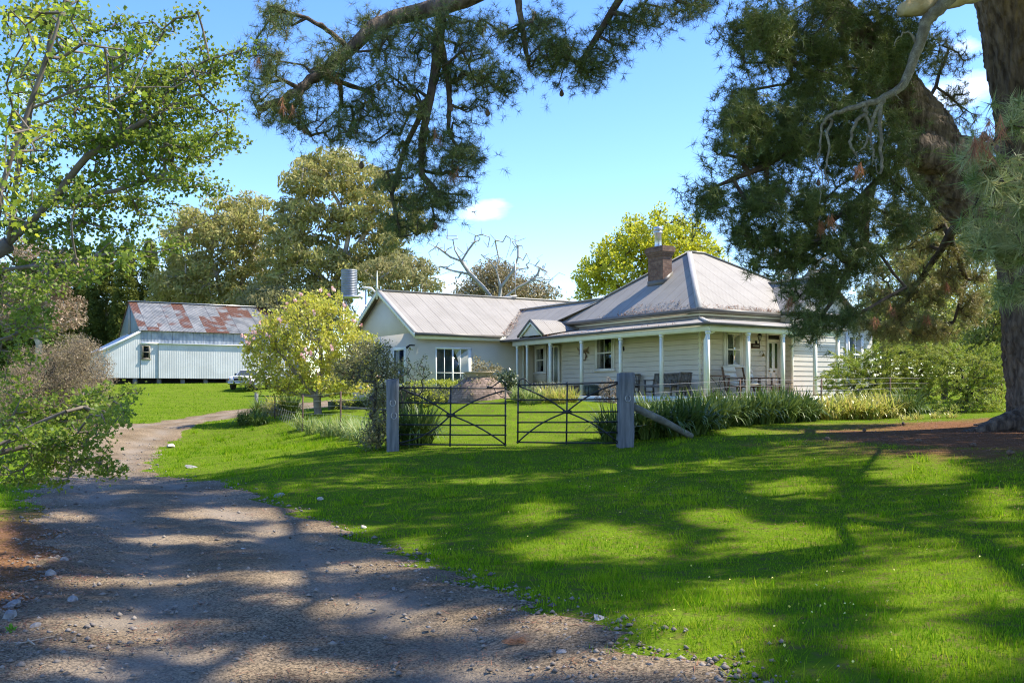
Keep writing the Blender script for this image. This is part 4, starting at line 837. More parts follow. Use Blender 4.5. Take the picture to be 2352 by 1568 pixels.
# ---------- water tank ----------
tY=65; tc_=at(802,640,tY); tz=tc_[2]; tank=thing('water_tank','corrugated grey water tank on a tall steel stand','tank',(tc_[0],tY,gz(tc_[0],tY)))
x0,z0=tc_[0],(HY-681)/F*tY; mb=MB(); prof=[(0.02,0)]; n=16; hgt=(681-620)/F*tY
for k in range(n*4+1): prof.append((.53+.018*math.sin(k*math.pi/2),hgt*k/(n*4)))
prof.append((.02,hgt+.06)); mb.lathe((x0,tY,z0),prof,36); mb.build('tank_shell',mat('zinc_tank',(.17,.19,.22),(.24,.26,.29),scale=2,rough=.45,metal=.35),tank,smooth=False)
mb=MB(); mb.box(x0-.55,x0+.85,tY-.6,tY+.6,z0-.08,z0-.01); mb.build('platform',steel,tank)
zb=gz(x0,tY)-.1
for sx,sy in ((-.3,-.5),(.8,-.5),(-.3,.5),(.8,.5)):
    mb=MB(); mb.bar((x0+sx,tY+sy,zb),(x0+sx*.95,tY+sy,z0-.08),.06,.06,up=(1,0,0)); mb.build('leg',steel,tank)
mb=MB()
for k in range(3):
    a=z0-.1-k*2.2; b_=a-2.2
    for y in (-.5,.5): mb.bar((x0-.3,tY+y,a),(x0+.8,tY+y,b_),.03,.03); mb.bar((x0+.8,tY+y,a),(x0-.3,tY+y,b_),.03,.03)
mb.build('cross_brace',steel,tank)
pY=62; a=at(841,745,pY); top=at(840,664,pY); pl=thing('lamp_pole','thin pole with cranked white lamp head between tank and gable','lamp pole',(a[0],pY,gz(a[0],pY)))
mb=MB(); mb.tube([(a[0],pY,gz(a[0],pY)-.1),top],.05,8); mb.build('pole',steel,pl); mb=MB(); t0=top; mb.tube([t0,t0+np.array([-.15,0,.08]),t0+np.array([-.22,0,.16])],.04,6); mb.tube([t0+np.array([-.1,0,.1]),t0+np.array([.35,0,.05]),t0+np.array([.6,0,-.2])],[.06,.09,.07],6); mb.box(t0[0]-.2,t0[0]+.1,pY-.1,pY+.1,t0[2]+.05,t0[2]+.14); mb.build('lamp_head',white,pl)
# ---------- parked four wheel drive ----------
cy=70.; cx=(577-CX)/F*cy; cz=gz(cx,cy)
car=thing('parked_car','white four wheel drive with a silver bull bar, half hidden by the magnolia','car',(cx,cy,cz),rz=R(-6))
cw=mat('white_car_paint',(.72,.71,.68),(.76,.75,.72),rough=.3,spec=.6); tyre=mat('tyre_rubber',(.015,.015,.015),(.03,.03,.03),rough=.85); crm=mat('chrome',(.6,.6,.6),rough=.2,metal=1); cg=mat('car_glass',(.04,.05,.055),(.06,.07,.075),rough=.08)
mb=MB()   # body along +y (rear), front at y=-2.2
def ringbox(mb,secs):
    # secs: list of (y, halfwidth, z0, z1, topwidth)
    i0=len(mb.v); 
    for y,hw,z0,z1,tw in secs:
        for (x,z) in ((-hw,z0),(-hw*1.02,(z0+z1)/2),(-tw,z1-.03),(-tw*.92,z1),(tw*.92,z1),(tw,z1-.03),(hw*1.02,(z0+z1)/2),(hw,z0)): mb.v.append(np.array((x,y,z)))
    k=8
    for j in range(len(secs)-1):
        for q in range(k):
            q2=(q+1)%k; mb.f.append([i0+j*k+q,i0+j*k+q2,i0+(j+1)*k+q2,i0+(j+1)*k+q]); mb.uv+=[(0,0)]*4
    mb.f.append([i0+q for q in range(k)]); mb.uv+=[(0,0)]*k; n=len(secs)-1; mb.f.append([i0+n*k+q for q in range(k)][::-1]); mb.uv+=[(0,0)]*k
ringbox(mb,[(-2.2,.76,.42,.86,.74),(-2.1,.82,.38,.92,.80),(-1.2,.84,.36,.98,.82),(-.95,.84,.36,1.0,.82),(1.9,.84,.36,1.0,.82),(2.2,.82,.4,.95,.8)]); body=mb.build('body',cw,car,local=True); recalc(body)
mb=MB(); ringbox(mb,[(-.95,.80,.98,1.0,.78),(-.4,.76,.98,1.42,.66),(1.7,.76,.98,1.46,.66),(2.1,.78,.98,1.0,.76)]); cab=mb.build('cabin',cw,car,local=True); recalc(cab)
mb=MB(); mb.poly([(-.68,-.93,1.03),(.68,-.93,1.03),(.60,-.46,1.38),(-.60,-.46,1.38)]); o=mb.build('windscreen',cg,car,local=True); o.location=(0,-.03,.01)
for s in (-1,1):
    mb=MB(); mb.poly([(s*.795,-.6,1.05),(s*.795,1.6,1.05),(s*.715,1.6,1.38),(s*.715,-.35,1.38)]); mb.build('side_window',cg,car,local=True)
    for y in (-1.45,1.35):
        mb=MB(); 
        ring=[(.36,-.1),(.38,-.07),(.38,.07),(.36,.1)]
        T0=lambda p,s=s,y=y:(np.array((s*.76+p[2],y+p[0],.38+p[1]))); mb.T=T0; mb.lathe((0,0,0),[(.2,-.11),(.36,-.11),(.385,-.07),(.385,.07),(.36,.11),(.2,.11)],20); wl=mb.build('wheel',tyre,car,local=True)
        mb=MB(T0); mb.lathe((0,0,s*.105),[(.2,-.01),(.19,.02),(.06,.01),(.05,.03)],16); mb.build('rim',crm,wl,local=True)
    mb=MB(); mb.box(s*.86-.07,s*.86+.07,-.75,-.62,1.02,1.18); mb.build('mirror',cg,car,local=True)
    mb=MB(); mb.box(s*.60-.13,s*.60+.13,-2.225,-2.19,.64,.80); mb.build('headlight',mat('headlight_glass',(.45,.45,.42),rough=.1),car,local=True)
    mb=MB(); mb.box(s*.765-.03,s*.765+.03,-2.2,-2.1,.64,.80); mb.build('indicator',mat('amber',(.6,.18,.02),rough=.2),car,local=True)
mb=MB(); mb.box(-.46,.46,-2.22,-2.19,.62,.82); mb.build('grille',tyre,car,local=True)
mb=MB(); mb.box(-.8,.8,-2.3,-2.15,.38,.56); mb.build('bumper',crm,car,local=True)
mb=MB(); 
for s in (-1,1): mb.tube([(s*.38,-2.34,.4),(s*.38,-2.36,.9)],.035,8); mb.tube([(s*.38,-2.35,.62),(s*.7,-2.33,.62),(s*.82,-2.2,.62)],.03,8)
mb.tube([(-.38,-2.36,.88),(.38,-2.36,.88)],.035,8); mb.tube([(-.38,-2.36,.62),(.38,-2.36,.62)],.03,8); mb.build('bull_bar',crm,car,local=True)
# ---------- gates ----------
GY=20.0
def zp(x,y,Y=GY): # detail-picture point -> world (gate picture scale)
    return at((940+x/3.92)*.9408,(880+y/3.92)*.9408,Y)
iron=mat('black_iron',(.018,.02,.024),(.035,.038,.044),scale=12,rough=.5,metal=.4,bump=.4,bscale=80,bdist=.004)
def arc(p,q,bow,n=8):
    p=np.array(p,float);q=np.array(q,float); d=q-p; nn=np.array([-d[1],d[0]]); return [tuple(p+d*t+nn*bow*math.sin(math.pi*t)) for t in np.linspace(0,1,n)]
def gate(name,label,xl,xr,xm,bars,hinge,scroll,diag):
    g=thing(name,label,'gate',zp(xl,bars[-1][0]),'pair of wrought iron driveway gates'); 
    for i,(yl,yr) in enumerate(bars):
        mb=MB(); mb.tube([zp(xl,yl),zp(xm,(yl+yr)/2+1.5),zp(xr,yr)],.0155,8); mb.build('rail',iron,g)
    for x,e in ((xl,0),(xm,.5),(xr,1)):
        t=bars[0][0]*(1-e)+bars[0][1]*e; b_=bars[-1][0]*(1-e)+bars[-1][1]*e; mb=MB(); mb.tube([zp(x-(3 if e==0 else 0),t-6),zp(x-(8 if e<1 else 2),b_+8)],.017,8)
        for yl,yr in bars:
            y=yl*(1-e)+yr*e; fx=(y-t)/(b_-t); xx=x-fx*(8 if e<1 else 2); mb.ball(zp(xx,y),.028,8,1.1)
            if e==.5: mb.ball(zp(xx,y-14),.019,6,.7); mb.ball(zp(xx,y+14),.019,6,.7)
        mb.build('upright',iron,g)
    for pts in diag: mb=MB(); mb.tube([zp(*p) +np.array([0,-.02,0]) for p in pts],.0155,8); mb.build('brace',iron,g)
    mb=MB(); yh=(bars[2][0]+bars[2][1])/2; c=zp(xm-1,yh)
    mb.ball(c+np.array([0,-.02,0]),.045,8)
    for dx,dz in ((-1,.35),(1,.35),(-1,-.35),(1,-.35)): mb.tube([c+np.array([0,-.02,0]),c+np.array([dx*.09,-.02,dz*.05])],[.04,.02],6)
    mb.build('hub',iron,g)
    mb=MB(); mb.tube([zp(*p) for p in scroll],.012,8); mb.ball(zp(*scroll[-1]),.035,8); mb.build('scroll',iron,g)
    return g
hub=(630,521)
gate('iron_gate','left leaf of the black wrought iron gate, hung on the post with two horseshoes',108,1153,630,[(258,266),(402,410),(520,525),(612,618),(706,711),(800,806)],0,
 [(1158,262),(1160,225),(1145,206),(1115,198),(1085,208),(1055,232),(1025,252),(990,256)],
 [arc((130,262),hub,-.04),arc((1150,284),hub,.05),arc(hub,(1145,797),-.04),arc(hub,(95,795),-.09)])
hub=(1738,491)
gate('iron_gate','right leaf of the black wrought iron gate, hung on the post beside the verandah chairs',1278,2233,1744,[(236,208),(378,366),(494,488),(591,586),(682,687),(780,789)],1,
 [(1284,240),(1282,205),(1292,182),(1318,172),(1348,182),(1368,208),(1395,224),(1430,228)],
 [arc((1285,246),hub,-.04),arc((2225,222),hub,.06),arc(hub,(2230,780),-.05),arc(hub,(1272,778),.06)])
mb=MB(); mb.tube([zp(1042,265),zp(1060,300),zp(1110,345),zp(1165,365),zp(1230,372),zp(1285,374),zp(1350,378)],.008,6); 
for k in range(16): mb.ball(zp(1165+k*11,366+k*.8),.013,6)
tag(mb.build('gate_chain',iron),'dark chain slung between the two gate leaves','chain')
postm=mat('weathered_post',(.10,.11,.125),(.20,.21,.23),scale=5,rough=.9,bump=.8,bscale=14,stretch=(3,3,.35),bdist=.015)
shoe=mat('horseshoe_steel',(.3,.32,.34),(.4,.42,.44),rough=.6,metal=.5)
def post(name,label,px,pw,ptop,pbase,Y,shoes,rz,group=None):
    c=at(px,pbase,Y); hw=pw/F*Y/2; g=gz(c[0],Y); zt=(HY-ptop)/F*Y; r=thing(name,label,'post',(c[0],Y,g),group,rz); d=hw*.95
    mb=MB(); h=zt-g; prof=[]; rg=random.Random(int(px)); i0=0; n=9
    for k in range(n+1):
        z=-.3+(h+.3)*k/n; e=[1+.05*rg.uniform(-1,1) for _ in range(8)]
        if k==n: z-=0
        b_=.82
        for q,(x,y) in enumerate(((-1,-b_),(-b_,-1),(b_,-1),(1,-b_),(1,b_),(b_,1),(-b_,1),(-1,b_))): mb.v.append(np.array((x*hw*e[q],y*d*e[q],z+(.02*rg.uniform(-1,1) if k==n else 0))))
    for k in range(n):
        for q in range(8): mb.f.append([k*8+q,k*8+(q+1)%8,(k+1)*8+(q+1)%8,(k+1)*8+q]); mb.uv+=[(0,0)]*4
    mb.f.append([n*8+q for q in range(8)]); mb.uv+=[(0,0)]*8; mb.build('timber',postm,r,local=True)
    for (sx,sz,rot) in shoes:
        mb=MB(); mb.tube([(sx+.055*math.sin(t)*math.cos(rot)-.065*math.cos(t)*math.sin(rot)*-1*0+0, -d-.012, sz-.065*math.cos(t)) for t in np.linspace(-2.55,2.55,14)],.011,6); mb.build('horseshoe',shoe,r,local=True)
    return r
post('gate_post','weathered grey timber gate post with two horseshoes, left of the gates',902,28,871,1036,GY,[(.0,.98,0),(.02,.72,0)],R(8),'weathered timber gate posts')
post('gate_post','weathered grey timber gate post with one horseshoe, right of the gates',1436.5,35,857,1021,GY,[(.01,.99,0)],R(8),'weathered timber gate posts')
a=at(1455,934,20.15); b_=at(1588,997,20.9); b_[2]=gz(b_[0],b_[1])+.03; mb=MB(); mb.tube([a,(a+b_)/2+np.array([0,0,.02]),b_],[.075,.08,.07],9); tag(mb.build('brace_log',mat('mossy_log',(.10,.10,.08),(.2,.2,.17),scale=6,rough=.95,bump=.8,bscale=20,bdist=.02)),'sloping weathered log propping the right gate post','log')
# ---------- wire fences ----------
wirem=mat('fence_wire',(.28,.28,.28),(.36,.35,.33),rough=.5,metal=.5); rustp=mat('rusty_picket',(.07,.045,.035),(.14,.08,.055),scale=8,rough=.8)
def fence(name,label,pts,wires,startpost=None,mesh=None):
    f=thing(name,label,'fence',(pts[0][0],pts[0][1],gz(pts[0][0],pts[0][1])))
    T=[]
    for (x,y,h,kind) in pts:
        g=gz(x,y); T.append((x,y,g,h))
        if kind=='p':
            mb=MB(); mb.bar((x,y,g-.2),(x+.01,y,g+h),.012,.055,up=(0,1,0)); mb.bar((x,y,g-.2),(x+.01,y,g+h),.05,.012,up=(0,1,0)); mb.build('picket',rustp,f)
        elif kind=='w':
            mb=MB(); mb.tube([(x,y,g-.2),(x,y,g+h)],[.09,.08],8); mb.build('timber_post',postm,f)
    for wv in wires:
        mb=MB(); P=[]
        for (x,y,g,h) in T: P.append(np.array((x,y-.03,g+h*wv)))
        Q=[]
        for p,q in zip(P[:-1],P[1:]):
            for t in np.linspace(0,1,5)[:-1]: Q.append(p*(1-t)+q*t-np.array([0,0,.05*t*(1-t)]))
        Q.append(P[-1]); mb.tube(Q,.0035,4); mb.build('wire',wirem,f)
    return f,T
L1=[(G(903,20.1)[0]-.1,20.1,1.25,'n')]
for px,Y,top in ((782,29,898),(695,33,907),(631,38,911),(589,42,900)):
    g=G(px,Y); L1.append((g[0],Y,(HY-top)/F*Y-g[2],'p' if px!=589 else 'w'))
f1,T1=fence('wire_fence','wire fence on rusty pickets running back along the grass bank left of the gates',L1,(.3,.5,.68,.82,.97))
# bellied wire netting on the left fence
mb=MB(); 
for (p,q) in ((3,4),(2,3)):
    x0,y0,g0,_=T1[q]; x1,y1,g1,_=T1[p]
    for k in range(15):
        t0=k/14; 
        for s in (-1,1):
            P=[]
            for j in range(5):
                t=np.clip(t0+s*j*.03,0,1); zz_=g0*(1-t)+g1*t+.08+j*.13-(.12*(q==3)*t); P.append((x0*(1-t)+x1*t,y0*(1-t)+y1*t-.06,zz_))
            mb.tube(P,.0035,3,False)
mb.build('netting',wirem,f1)
L2=[(G(1452,20.2)[0],20.2,1.25,'n')]
for px,Y,top in ((1699,26,871),(1886,29,869),(2044,31,866),(2300,33,868)):
    g=G(px,Y); L2.append((g[0],Y,(HY-top)/F*Y-g[2],'p'))
f2,T2=fence('wire_fence','wire fence on dark pickets running behind the strappy border right of the gates',L2,(.3,.52,.7,.84,.985))
# ---------- brick mound with planter pan ----------
mY=31.; mc=at(1100,928,mY); mg=gz(mc[0],mY); mnd=thing('brick_mound','old crazy brick dome overgrown with ivy, a round pan on top','brick dome',(mc[0],mY,mg))
old=brickmat('old_brick',(.34,.24,.19),(.22,.15,.115),(.10,.09,.06),scale=1.0)
mc=np.array([at(1100,928,mY)[0],mY,mg]); mb=MB(); k=40; prof=[(.95,-.15),(.90,.05),(.83,.2),(.74,.36),(.62,.5),(.5,.6),(.44,.66)]; rg=np.random.default_rng(3); i0=0; rr_=[1+.03*rg.normal() for _ in range(k)]
for j,(r_,z) in enumerate(prof):
    for q in range(k): t=2*math.pi*q/k; a_=r_*rr_[q]*(1+.015*rg.normal()); mb.v.append(mc+np.array((a_*math.cos(t),a_*math.sin(t),z)))
for j in range(len(prof)-1):
    for q in range(k):
        q2=(q+1)%k; mb.f.append([j*k+q,j*k+q2,(j+1)*k+q2,(j+1)*k+q]); u0=q/k*7.5;u1=(q+1)/k*7.5; v0=prof[j][1]*1.3;v1=prof[j+1][1]*1.3; mb.uv+=[(u0,v0),(u1,v0),(u1,v1),(u0,v1)]
mb.hasuv=True; mb.build('brick_dome',old,mnd)
mb=MB(); mb.lathe(mc+np.array([0,0,.6]),[(.38,0),(.42,.1),(.44,.2),(.49,.21),(.49,.245),(.43,.245),(.4,.18)],32); mb.build('pan',mat('lichen_stone',(.28,.23,.16),(.36,.31,.22),scale=7,rough=.9),mnd)
rgm=np.random.default_rng(8); cen=[]
for k in range(70): t=rgm.random()*6.28; r_=.45+.47*rgm.random(); z=.68-(r_-.45)*1.3; cen.append(mc+np.array((r_*math.cos(t),r_*math.sin(t),z+.03)))
for k in range(36): cen.append(mc+np.array((.28+.22*rgm.normal(),.1*rgm.normal(),.86+.1*abs(rgm.normal()))))
for k in range(14): cen.append(mc+np.array((-.05+.1*rgm.normal(),.0,.9+.4*rgm.random())))
v,f,a=leafmesh(rgm,np.array(cen),.11,14,.05,aspect=1.3); npmesh('ivy',v,f,mat('ivy_leaf',(.12,.13,.05),(.2,.2,.09),scale=5,trans=.25,c3=(.3,.24,.13),attr=True),mnd,attr=a)
rng=np.random.default_rng(21)
cone_m=mat('cone',(.10,.065,.045),(.19,.13,.09),scale=30,rough=.9,bump=.8,bscale=60)
bark=lambda n,c1,c2,**k: mat(n,c1,c2,scale=k.get('scale',6),rough=.95,bump=1,bscale=k.get('bs',9),stretch=(1.6,1.6,.35),bdist=k.get('bd',.06))
def limb(path,radii,k=24,seed=0,rough=.06,flare=0,sub=4,furrow=0):
    """thick irregular trunk/limb mesh"""
    P=resample(np.array(path,float),len(path)*sub); Rr=np.interp(np.linspace(0,len(path)-1,len(path)*sub),range(len(path)),radii); r=np.random.default_rng(seed); V=[];F_=[]; up=None
    ph=r.random(8)*6.28
    for j,p in enumerate(P):
        d=P[min(j+1,len(P)-1)]-P[max(j-1,0)]; d/=np.linalg.norm(d)
        if up is None: up=np.array([0,1,0.]) if abs(d[1])<.9 else np.array([1.,0,0])
        a=np.cross(d,up); a/=np.linalg.norm(a); b=np.cross(a,d); up=b
        for q in range(k):
            t=2*math.pi*q/k; e=1+rough*(math.sin(3*t+ph[0]+j*.12)+.6*math.sin(7*t+ph[1]-j*.2)+.5*math.sin(13*t+ph[2]+j*.31))+rough*.5*r.normal()
            if furrow:
                w1=math.sin(11*t+2.2*math.sin(j*.23+3*t)+ph[4]); w2=math.sin(19*t+1.7*math.sin(j*.37+5*t)+ph[5]+j*.05); e+=furrow*(abs(w1)**.5+.6*abs(w2)**.5-.8)+furrow*.5*math.sin(j*.9+4*math.sin(5*t))
            if flare: e+=flare*math.exp(-j/(sub*.8))*(.5+.5*math.sin(5*t+ph[3]))
            V.append(p+Rr[j]*e*(a*math.cos(t)+b*math.sin(t)))
    n=len(P)
    for j in range(n-1):
        for q in range(k): q2=(q+1)%k; F_.append([j*k+q,j*k+q2,(j+1)*k+q2,(j+1)*k+q])
    F_.append(list(range(k))[::-1]); F_.append([(n-1)*k+q for q in range(k)]); return np.array(V),F_
def put(name,V,Fc,m,parent,**k): 
    return npmesh(name,V,Fc,m,parent,**k)
# =====================================================================  the great pine
pine=thing('pine_tree','huge old pine with furrowed leaning trunk at the right, its boughs hanging across the sky','tree',(12.0,21.5,gz(12,21.5)))
pbark=bark('pine_bark',(.055,.038,.029),(.20,.15,.115),scale=5,bs=7,bd=.12)
gbase=gz(12.0,21.5)
tp=[(12.15,21.5,gbase-.35),(12.0,21.5,gbase+.35),(11.75,21.5,.9),(11.55,21.5,2.2),(11.45,21.5,3.6),(11.4,21.4,5.4),(11.15,21.3,7.3),(10.6,21,8.9),(10.0,20.6,10.5),(8.6,20,12.5),(7.3,19.5,14.5)]
V,F_=limb(tp,[1.45,.98,.82,.76,.74,.74,.74,.66,.55,.4,.2],k=120,seed=3,rough=.03,flare=.34,sub=22,furrow=.045); put('trunk',V,F_,pbark,pine,smooth=True)
for k,(dx,dy,ln) in enumerate([(-1,-.15,2.5),(-.75,-.8,2.2),(-.1,-1,1.9),(-1,.5,1.6)]):
    d=np.array([dx,dy])/math.hypot(dx,dy); P=[]
    for s in (0.5,1.0,1.5,2.0,2.6): q=.35+s/2.6*ln; P.append((12.4+d[0]*q+.12*math.sin(s*3+k),21.5+d[1]*q,gz(12.4+d[0]*q,21.5+d[1]*q)+max(.34-.17*s,-.03)))
    V,F_=limb(P,[.42,.3,.2,.13,.06],k=14,seed=k+9); put('root',V,F_,pbark,pine,smooth=True)
# great forking bough
bl=[at(2385,600,21.4),at(2290,520,21.2),at(2215,455,21.0),at(2165,380,20.8),at(2120,300,20.6),at(2080,235,20.4),at(2010,120,20.0),at(1930,30,19.5),at(1830,-80,19)]
V,F_=limb(bl,[.45,.50,.55,.62,.55,.46,.34,.25,.16],k=72,seed=5,rough=.03,sub=18,furrow=.05); put('bough',V,F_,pbark,pine,smooth=True)
st=[at(2200,370,20.7),at(2120,350,20.3),at(2085,345,20.1)]; V,F_=limb(st,[.5,.42,.30],k=22,seed=6,rough=.05,sub=5); put('sawn_stub',V,F_,pbark,pine,smooth=True)
lich=mat('lichen_wood',(.12,.105,.08),(.28,.26,.20),scale=9,rough=.95,bump=.6,bscale=30,c3=(.14,.12,.09))
# dead lichen covered branch
def path(pts): return [at(*p) for p in pts]
db=thing_=None
dbs=[([(2200,-30,16),(2150,30,16),(2125,55,16),(2105,120,16),(2075,190,16),(2030,225,16),(1990,240,16)],[.13,.13,.12,.10,.085,.07,.065]),
 ([(1990,240,16),(1950,250,16),(1915,262,15.9),(1892,278,15.9)],[.065,.05,.035,.03]),([(1895,275,15.9),(1885,300,15.9),(1884,340,15.9),(1876,370,15.9),(1890,400,15.9),(1884,440,15.9),(1886,470,15.9)],[.03,.022,.018,.014,.012,.01,.006]),
 ([(1900,272,15.9),(1912,280,15.9),(1900,310,15.9),(1906,340,15.9),(1895,390,15.9),(1902,420,15.9),(1885,440,15.9)],[.03,.03,.028,.024,.018,.015,.006]),
 ([(2030,225,16),(2020,270,16),(2022,320,16),(2025,380,16),(2020,400,16)],[.05,.04,.036,.034,.02]),([(2030,225,16),(2008,265,16),(1998,300,16),(1985,335,16),(1975,345,16)],[.045,.035,.028,.02,.01]),
 ([(1990,240,16),(1988,262,16),(1970,275,16),(1958,300,16),(1953,335,16),(1965,350,16),(1972,370,16)],[.05,.045,.036,.03,.028,.022,.01]),
 ([(1986,265,16),(1998,285,16),(2000,320,16),(2004,350,16),(2002,380,16)],[.035,.03,.022,.016,.006]),([(2110,110,16),(2085,75,16),(2060,92,16),(2052,110,16)],[.03,.02,.012,.006]),
 ([(2080,180,16),(2060,215,15.8),(2075,240,15.8)],[.02,.012,.006]),([(2000,330,16),(2010,350,16),(2012,385,16),(2020,400,15.9)],[.015,.012,.01,.005])]
mb=MB()
for p,r_ in dbs:
    q=resample(np.array(path(p)),len(p)*4); rr=np.interp(np.linspace(0,len(p)-1,len(p)*4),range(len(p)),r_); q[1:]+=rng.normal(size=q[1:].shape)*.012; mb.tube(list(q),list(rr*.82),8)
mb.build('dead_branch',lich,pine,smooth=True,label='pale lichen covered dead branch hanging in front of the needles')
brk=[at(2330,-60,17),at(2230,-25,16.6),at(2150,0,16.3),at(2100,18,16.1),at(2068,24,16)]; V,F_=limb(brk,[.24,.22,.2,.15,.09],k=18,seed=12,sub=5,rough=.09); put('broken_limb',V,F_,mat('split_wood',(.34,.26,.13),(.5,.42,.28),scale=4,rough=.9,bump=.6),pine,smooth=True)
# foliage of the pine
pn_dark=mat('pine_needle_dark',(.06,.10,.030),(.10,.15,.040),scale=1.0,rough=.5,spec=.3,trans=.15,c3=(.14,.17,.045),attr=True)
pn_lit=mat('pine_needle_sunlit',(.13,.17,.04),(.20,.22,.05),scale=1.0,rough=.45,spec=.5,trans=.3,c3=(.26,.22,.07),attr=True)  # sunlight painted in: lighter copy of the dark needles for lit boughs
pn_near=mat('pine_needle_near',(.10,.17,.035),(.18,.25,.06),scale=3,rough=.45,spec=.35,trans=.25,c3=(.42,.42,.20),attr=True)
twig=mat('pine_twig',(.05,.036,.027),(.11,.082,.06),scale=6,rough=.95)
brn=mat('dead_needle_brown',(.26,.12,.06),(.38,.19,.10),scale=5,rough=.8,trans=.2)
def clumped(r,T,cl):
    if not cl: return T
    K=max(6,len(T)//cl); Cn=T[r.choice(len(T),K,replace=False)]; o=T.copy()
    for i in range(0,len(T)):
        j=int(np.argmin(((Cn-T[i])**2).sum(1))); d=T[i]-Cn[j]; o[i]=Cn[j]+d*np.array([.66,.66,.55])+np.array([0,0,-.06])*min(1,np.linalg.norm(d))
    return o
def pinefol(name,L,n,seeds,tw,cl=34,nl=.15,nn=26,wd=.0065,m=pn_dark,step=.35,thin=.22,sag=-.05,tip=.0045,jit=.14,seed=1,spread=1.0,multi=2,rmax=.2,bias=.12,droopdir=0,label=None):
    r=np.random.default_rng(seed); T=blobs(r,L,n,thin); T=clumped(r,T,cl); V,Fc,dirs,(pos,par,rad)=grow(r,[path(s) for s in seeds],T,step,jit,sag,tip,rmax=rmax,bias=bias)
    b=put(name+'_branches',V,Fc,twig,pine)
    # extra tufts just behind each tip
    P=[T];D=[dirs]
    for k in range(multi-1):
        P.append(T+r.normal(size=T.shape)*nl*1.1); D.append(unit(dirs)+r.normal(size=T.shape)*.6)
    P=np.concatenate(P);D=np.concatenate(D)+np.array([0,0,droopdir]); t=needles(r,P,D,nn,nl,wd,spread); o=put(name,t[0],t[1],m,pine,attr=t[2]); return T
# bough sweeping across the top of the picture
S1=[[(1700,-330,17.5),(1400,-160,17.3),(1180,-60,17.2),(1060,0,17),(960,28,17),(880,50,16.9),(810,105,16.8),(750,155,16.7),(690,205,16.6),(640,235,16.5),(590,250,16.4)],
 [(1015,20,17),(1005,100,16.9),(1000,170,16.9),(985,230,16.8),(972,320,16.8),(970,400,16.8),(1000,435,16.8)],[(1010,90,17),(1028,180,17),(1032,240,17),(1030,300,17)],
 [(1180,-60,17.2),(1200,60,17.3),(1213,150,17.4)],[(730,170,16.7),(780,190,16.7),(850,215,16.8)],[(800,110,16.8),(760,75,16.6),(700,40,16.4),(620,20,16.3)],[(700,200,16.6),(660,280,16.3),(640,300,16.2)],
 [(1400,-160,17.3),(1440,-20,17.6),(1370,80,17.8),(1330,150,18)],[(1440,-40,17.6),(1560,0,17.8)]]
mb=MB()
for s,r0,r1 in ((S1[0],.2,.055),(S1[1],.10,.03),(S1[2],.07,.025),(S1[3],.07,.03),(S1[4],.05,.02),(S1[5],.05,.02)):
    p=np.array(path(s)); q=resample(p,len(p)*5); q+=rng.normal(size=q.shape)*.012; mb.tube(list(q),list(np.linspace(r0,r1,len(q))),9)
mb.build('sweeping_bough',pbark,pine,smooth=True)
T1=pinefol('bough_needles',[(640,110,16.4,70,110,1.0),(600,180,16.2,60,70,.8),(650,260,16.3,80,70,.9),(760,230,16.7,130,120,1.1),(850,150,16.8,150,130,1.2),(900,290,16.8,130,60,1.0),(760,320,16.6,90,25,.8),(640,30,16.5,60,50,.9),(1000,60,17,200,70,1.3)],2100,S1,1,nn=24,thin=.13,seed=31)
T2=pinefol('hanging_needles',[(1000,380,16.8,110,110,.9),(985,470,16.8,85,70,.8),(930,420,16.8,70,60,.8),(1070,340,16.9,70,50,.8),(1040,440,16.8,60,60,.8),(950,540,16.7,50,30,.5),(1100,180,17,110,90,1.0),(880,440,16.9,45,40,.5),(900,510,16.8,35,40,.5)],1900,[S1[1],S1[2],[(985,230,16.8),(930,330,16.8),(900,450,16.8),(920,540,16.7)]],1,nn=24,thin=.12,seed=32)
T3=pinefol('top_right_needles',[(1250,90,17.6,120,90,1.2),(1330,150,17.9,80,70,1),(1400,90,17.8,70,80,1),(1480,40,17.8,120,50,1),(1600,10,18,90,30,1),(1320,220,18,30,20,.5),(1380,200,18,30,15,.5)],1500,[S1[0][:4],S1[7],S1[8],S1[3]],1,nn=26,thin=.13,seed=33)
# dark mass under the big bough
S2=[[(2080,235,20.4),(1980,200,19.5),(1850,160,18.5),(1740,100,18)],[(1980,200,19.5),(1880,300,18.6),(1760,380,18),(1640,430,17.7)],[(2110,350,20.2),(2000,430,19),(1900,520,18.5),(1800,580,18.2)],[(2000,430,19),(1980,560,18.8),(1930,660,18.7),(1880,740,18.6),(1860,790,18.6)],[(1930,30,19.5),(1850,-20,19),(1750,-60,18.6)]]
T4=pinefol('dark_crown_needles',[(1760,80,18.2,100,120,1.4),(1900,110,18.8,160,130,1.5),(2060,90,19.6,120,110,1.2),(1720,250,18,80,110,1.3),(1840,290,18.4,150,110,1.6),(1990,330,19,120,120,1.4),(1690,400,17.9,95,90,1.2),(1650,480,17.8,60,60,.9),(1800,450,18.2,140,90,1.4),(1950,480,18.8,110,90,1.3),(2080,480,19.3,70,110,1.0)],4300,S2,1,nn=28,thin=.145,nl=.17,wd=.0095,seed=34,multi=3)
T5=pinefol('lower_crown_needles',[(1720,540,18,60,60,.8),(1830,570,18.2,110,60,1.1),(1950,600,18.6,90,80,1.0),(1760,610,18.1,50,30,.6),(1870,680,18.5,70,60,.8),(1850,750,18.6,60,50,.7),(1930,720,18.8,50,50,.7),(1810,690,18.4,35,25,.5)],2300,[S2[3],S2[2],[(2000,560,19),(2080,660,19.3),(1990,710,19),(1900,730,18.7)]],1,nn=26,thin=.12,wd=.009,seed=35,multi=2)
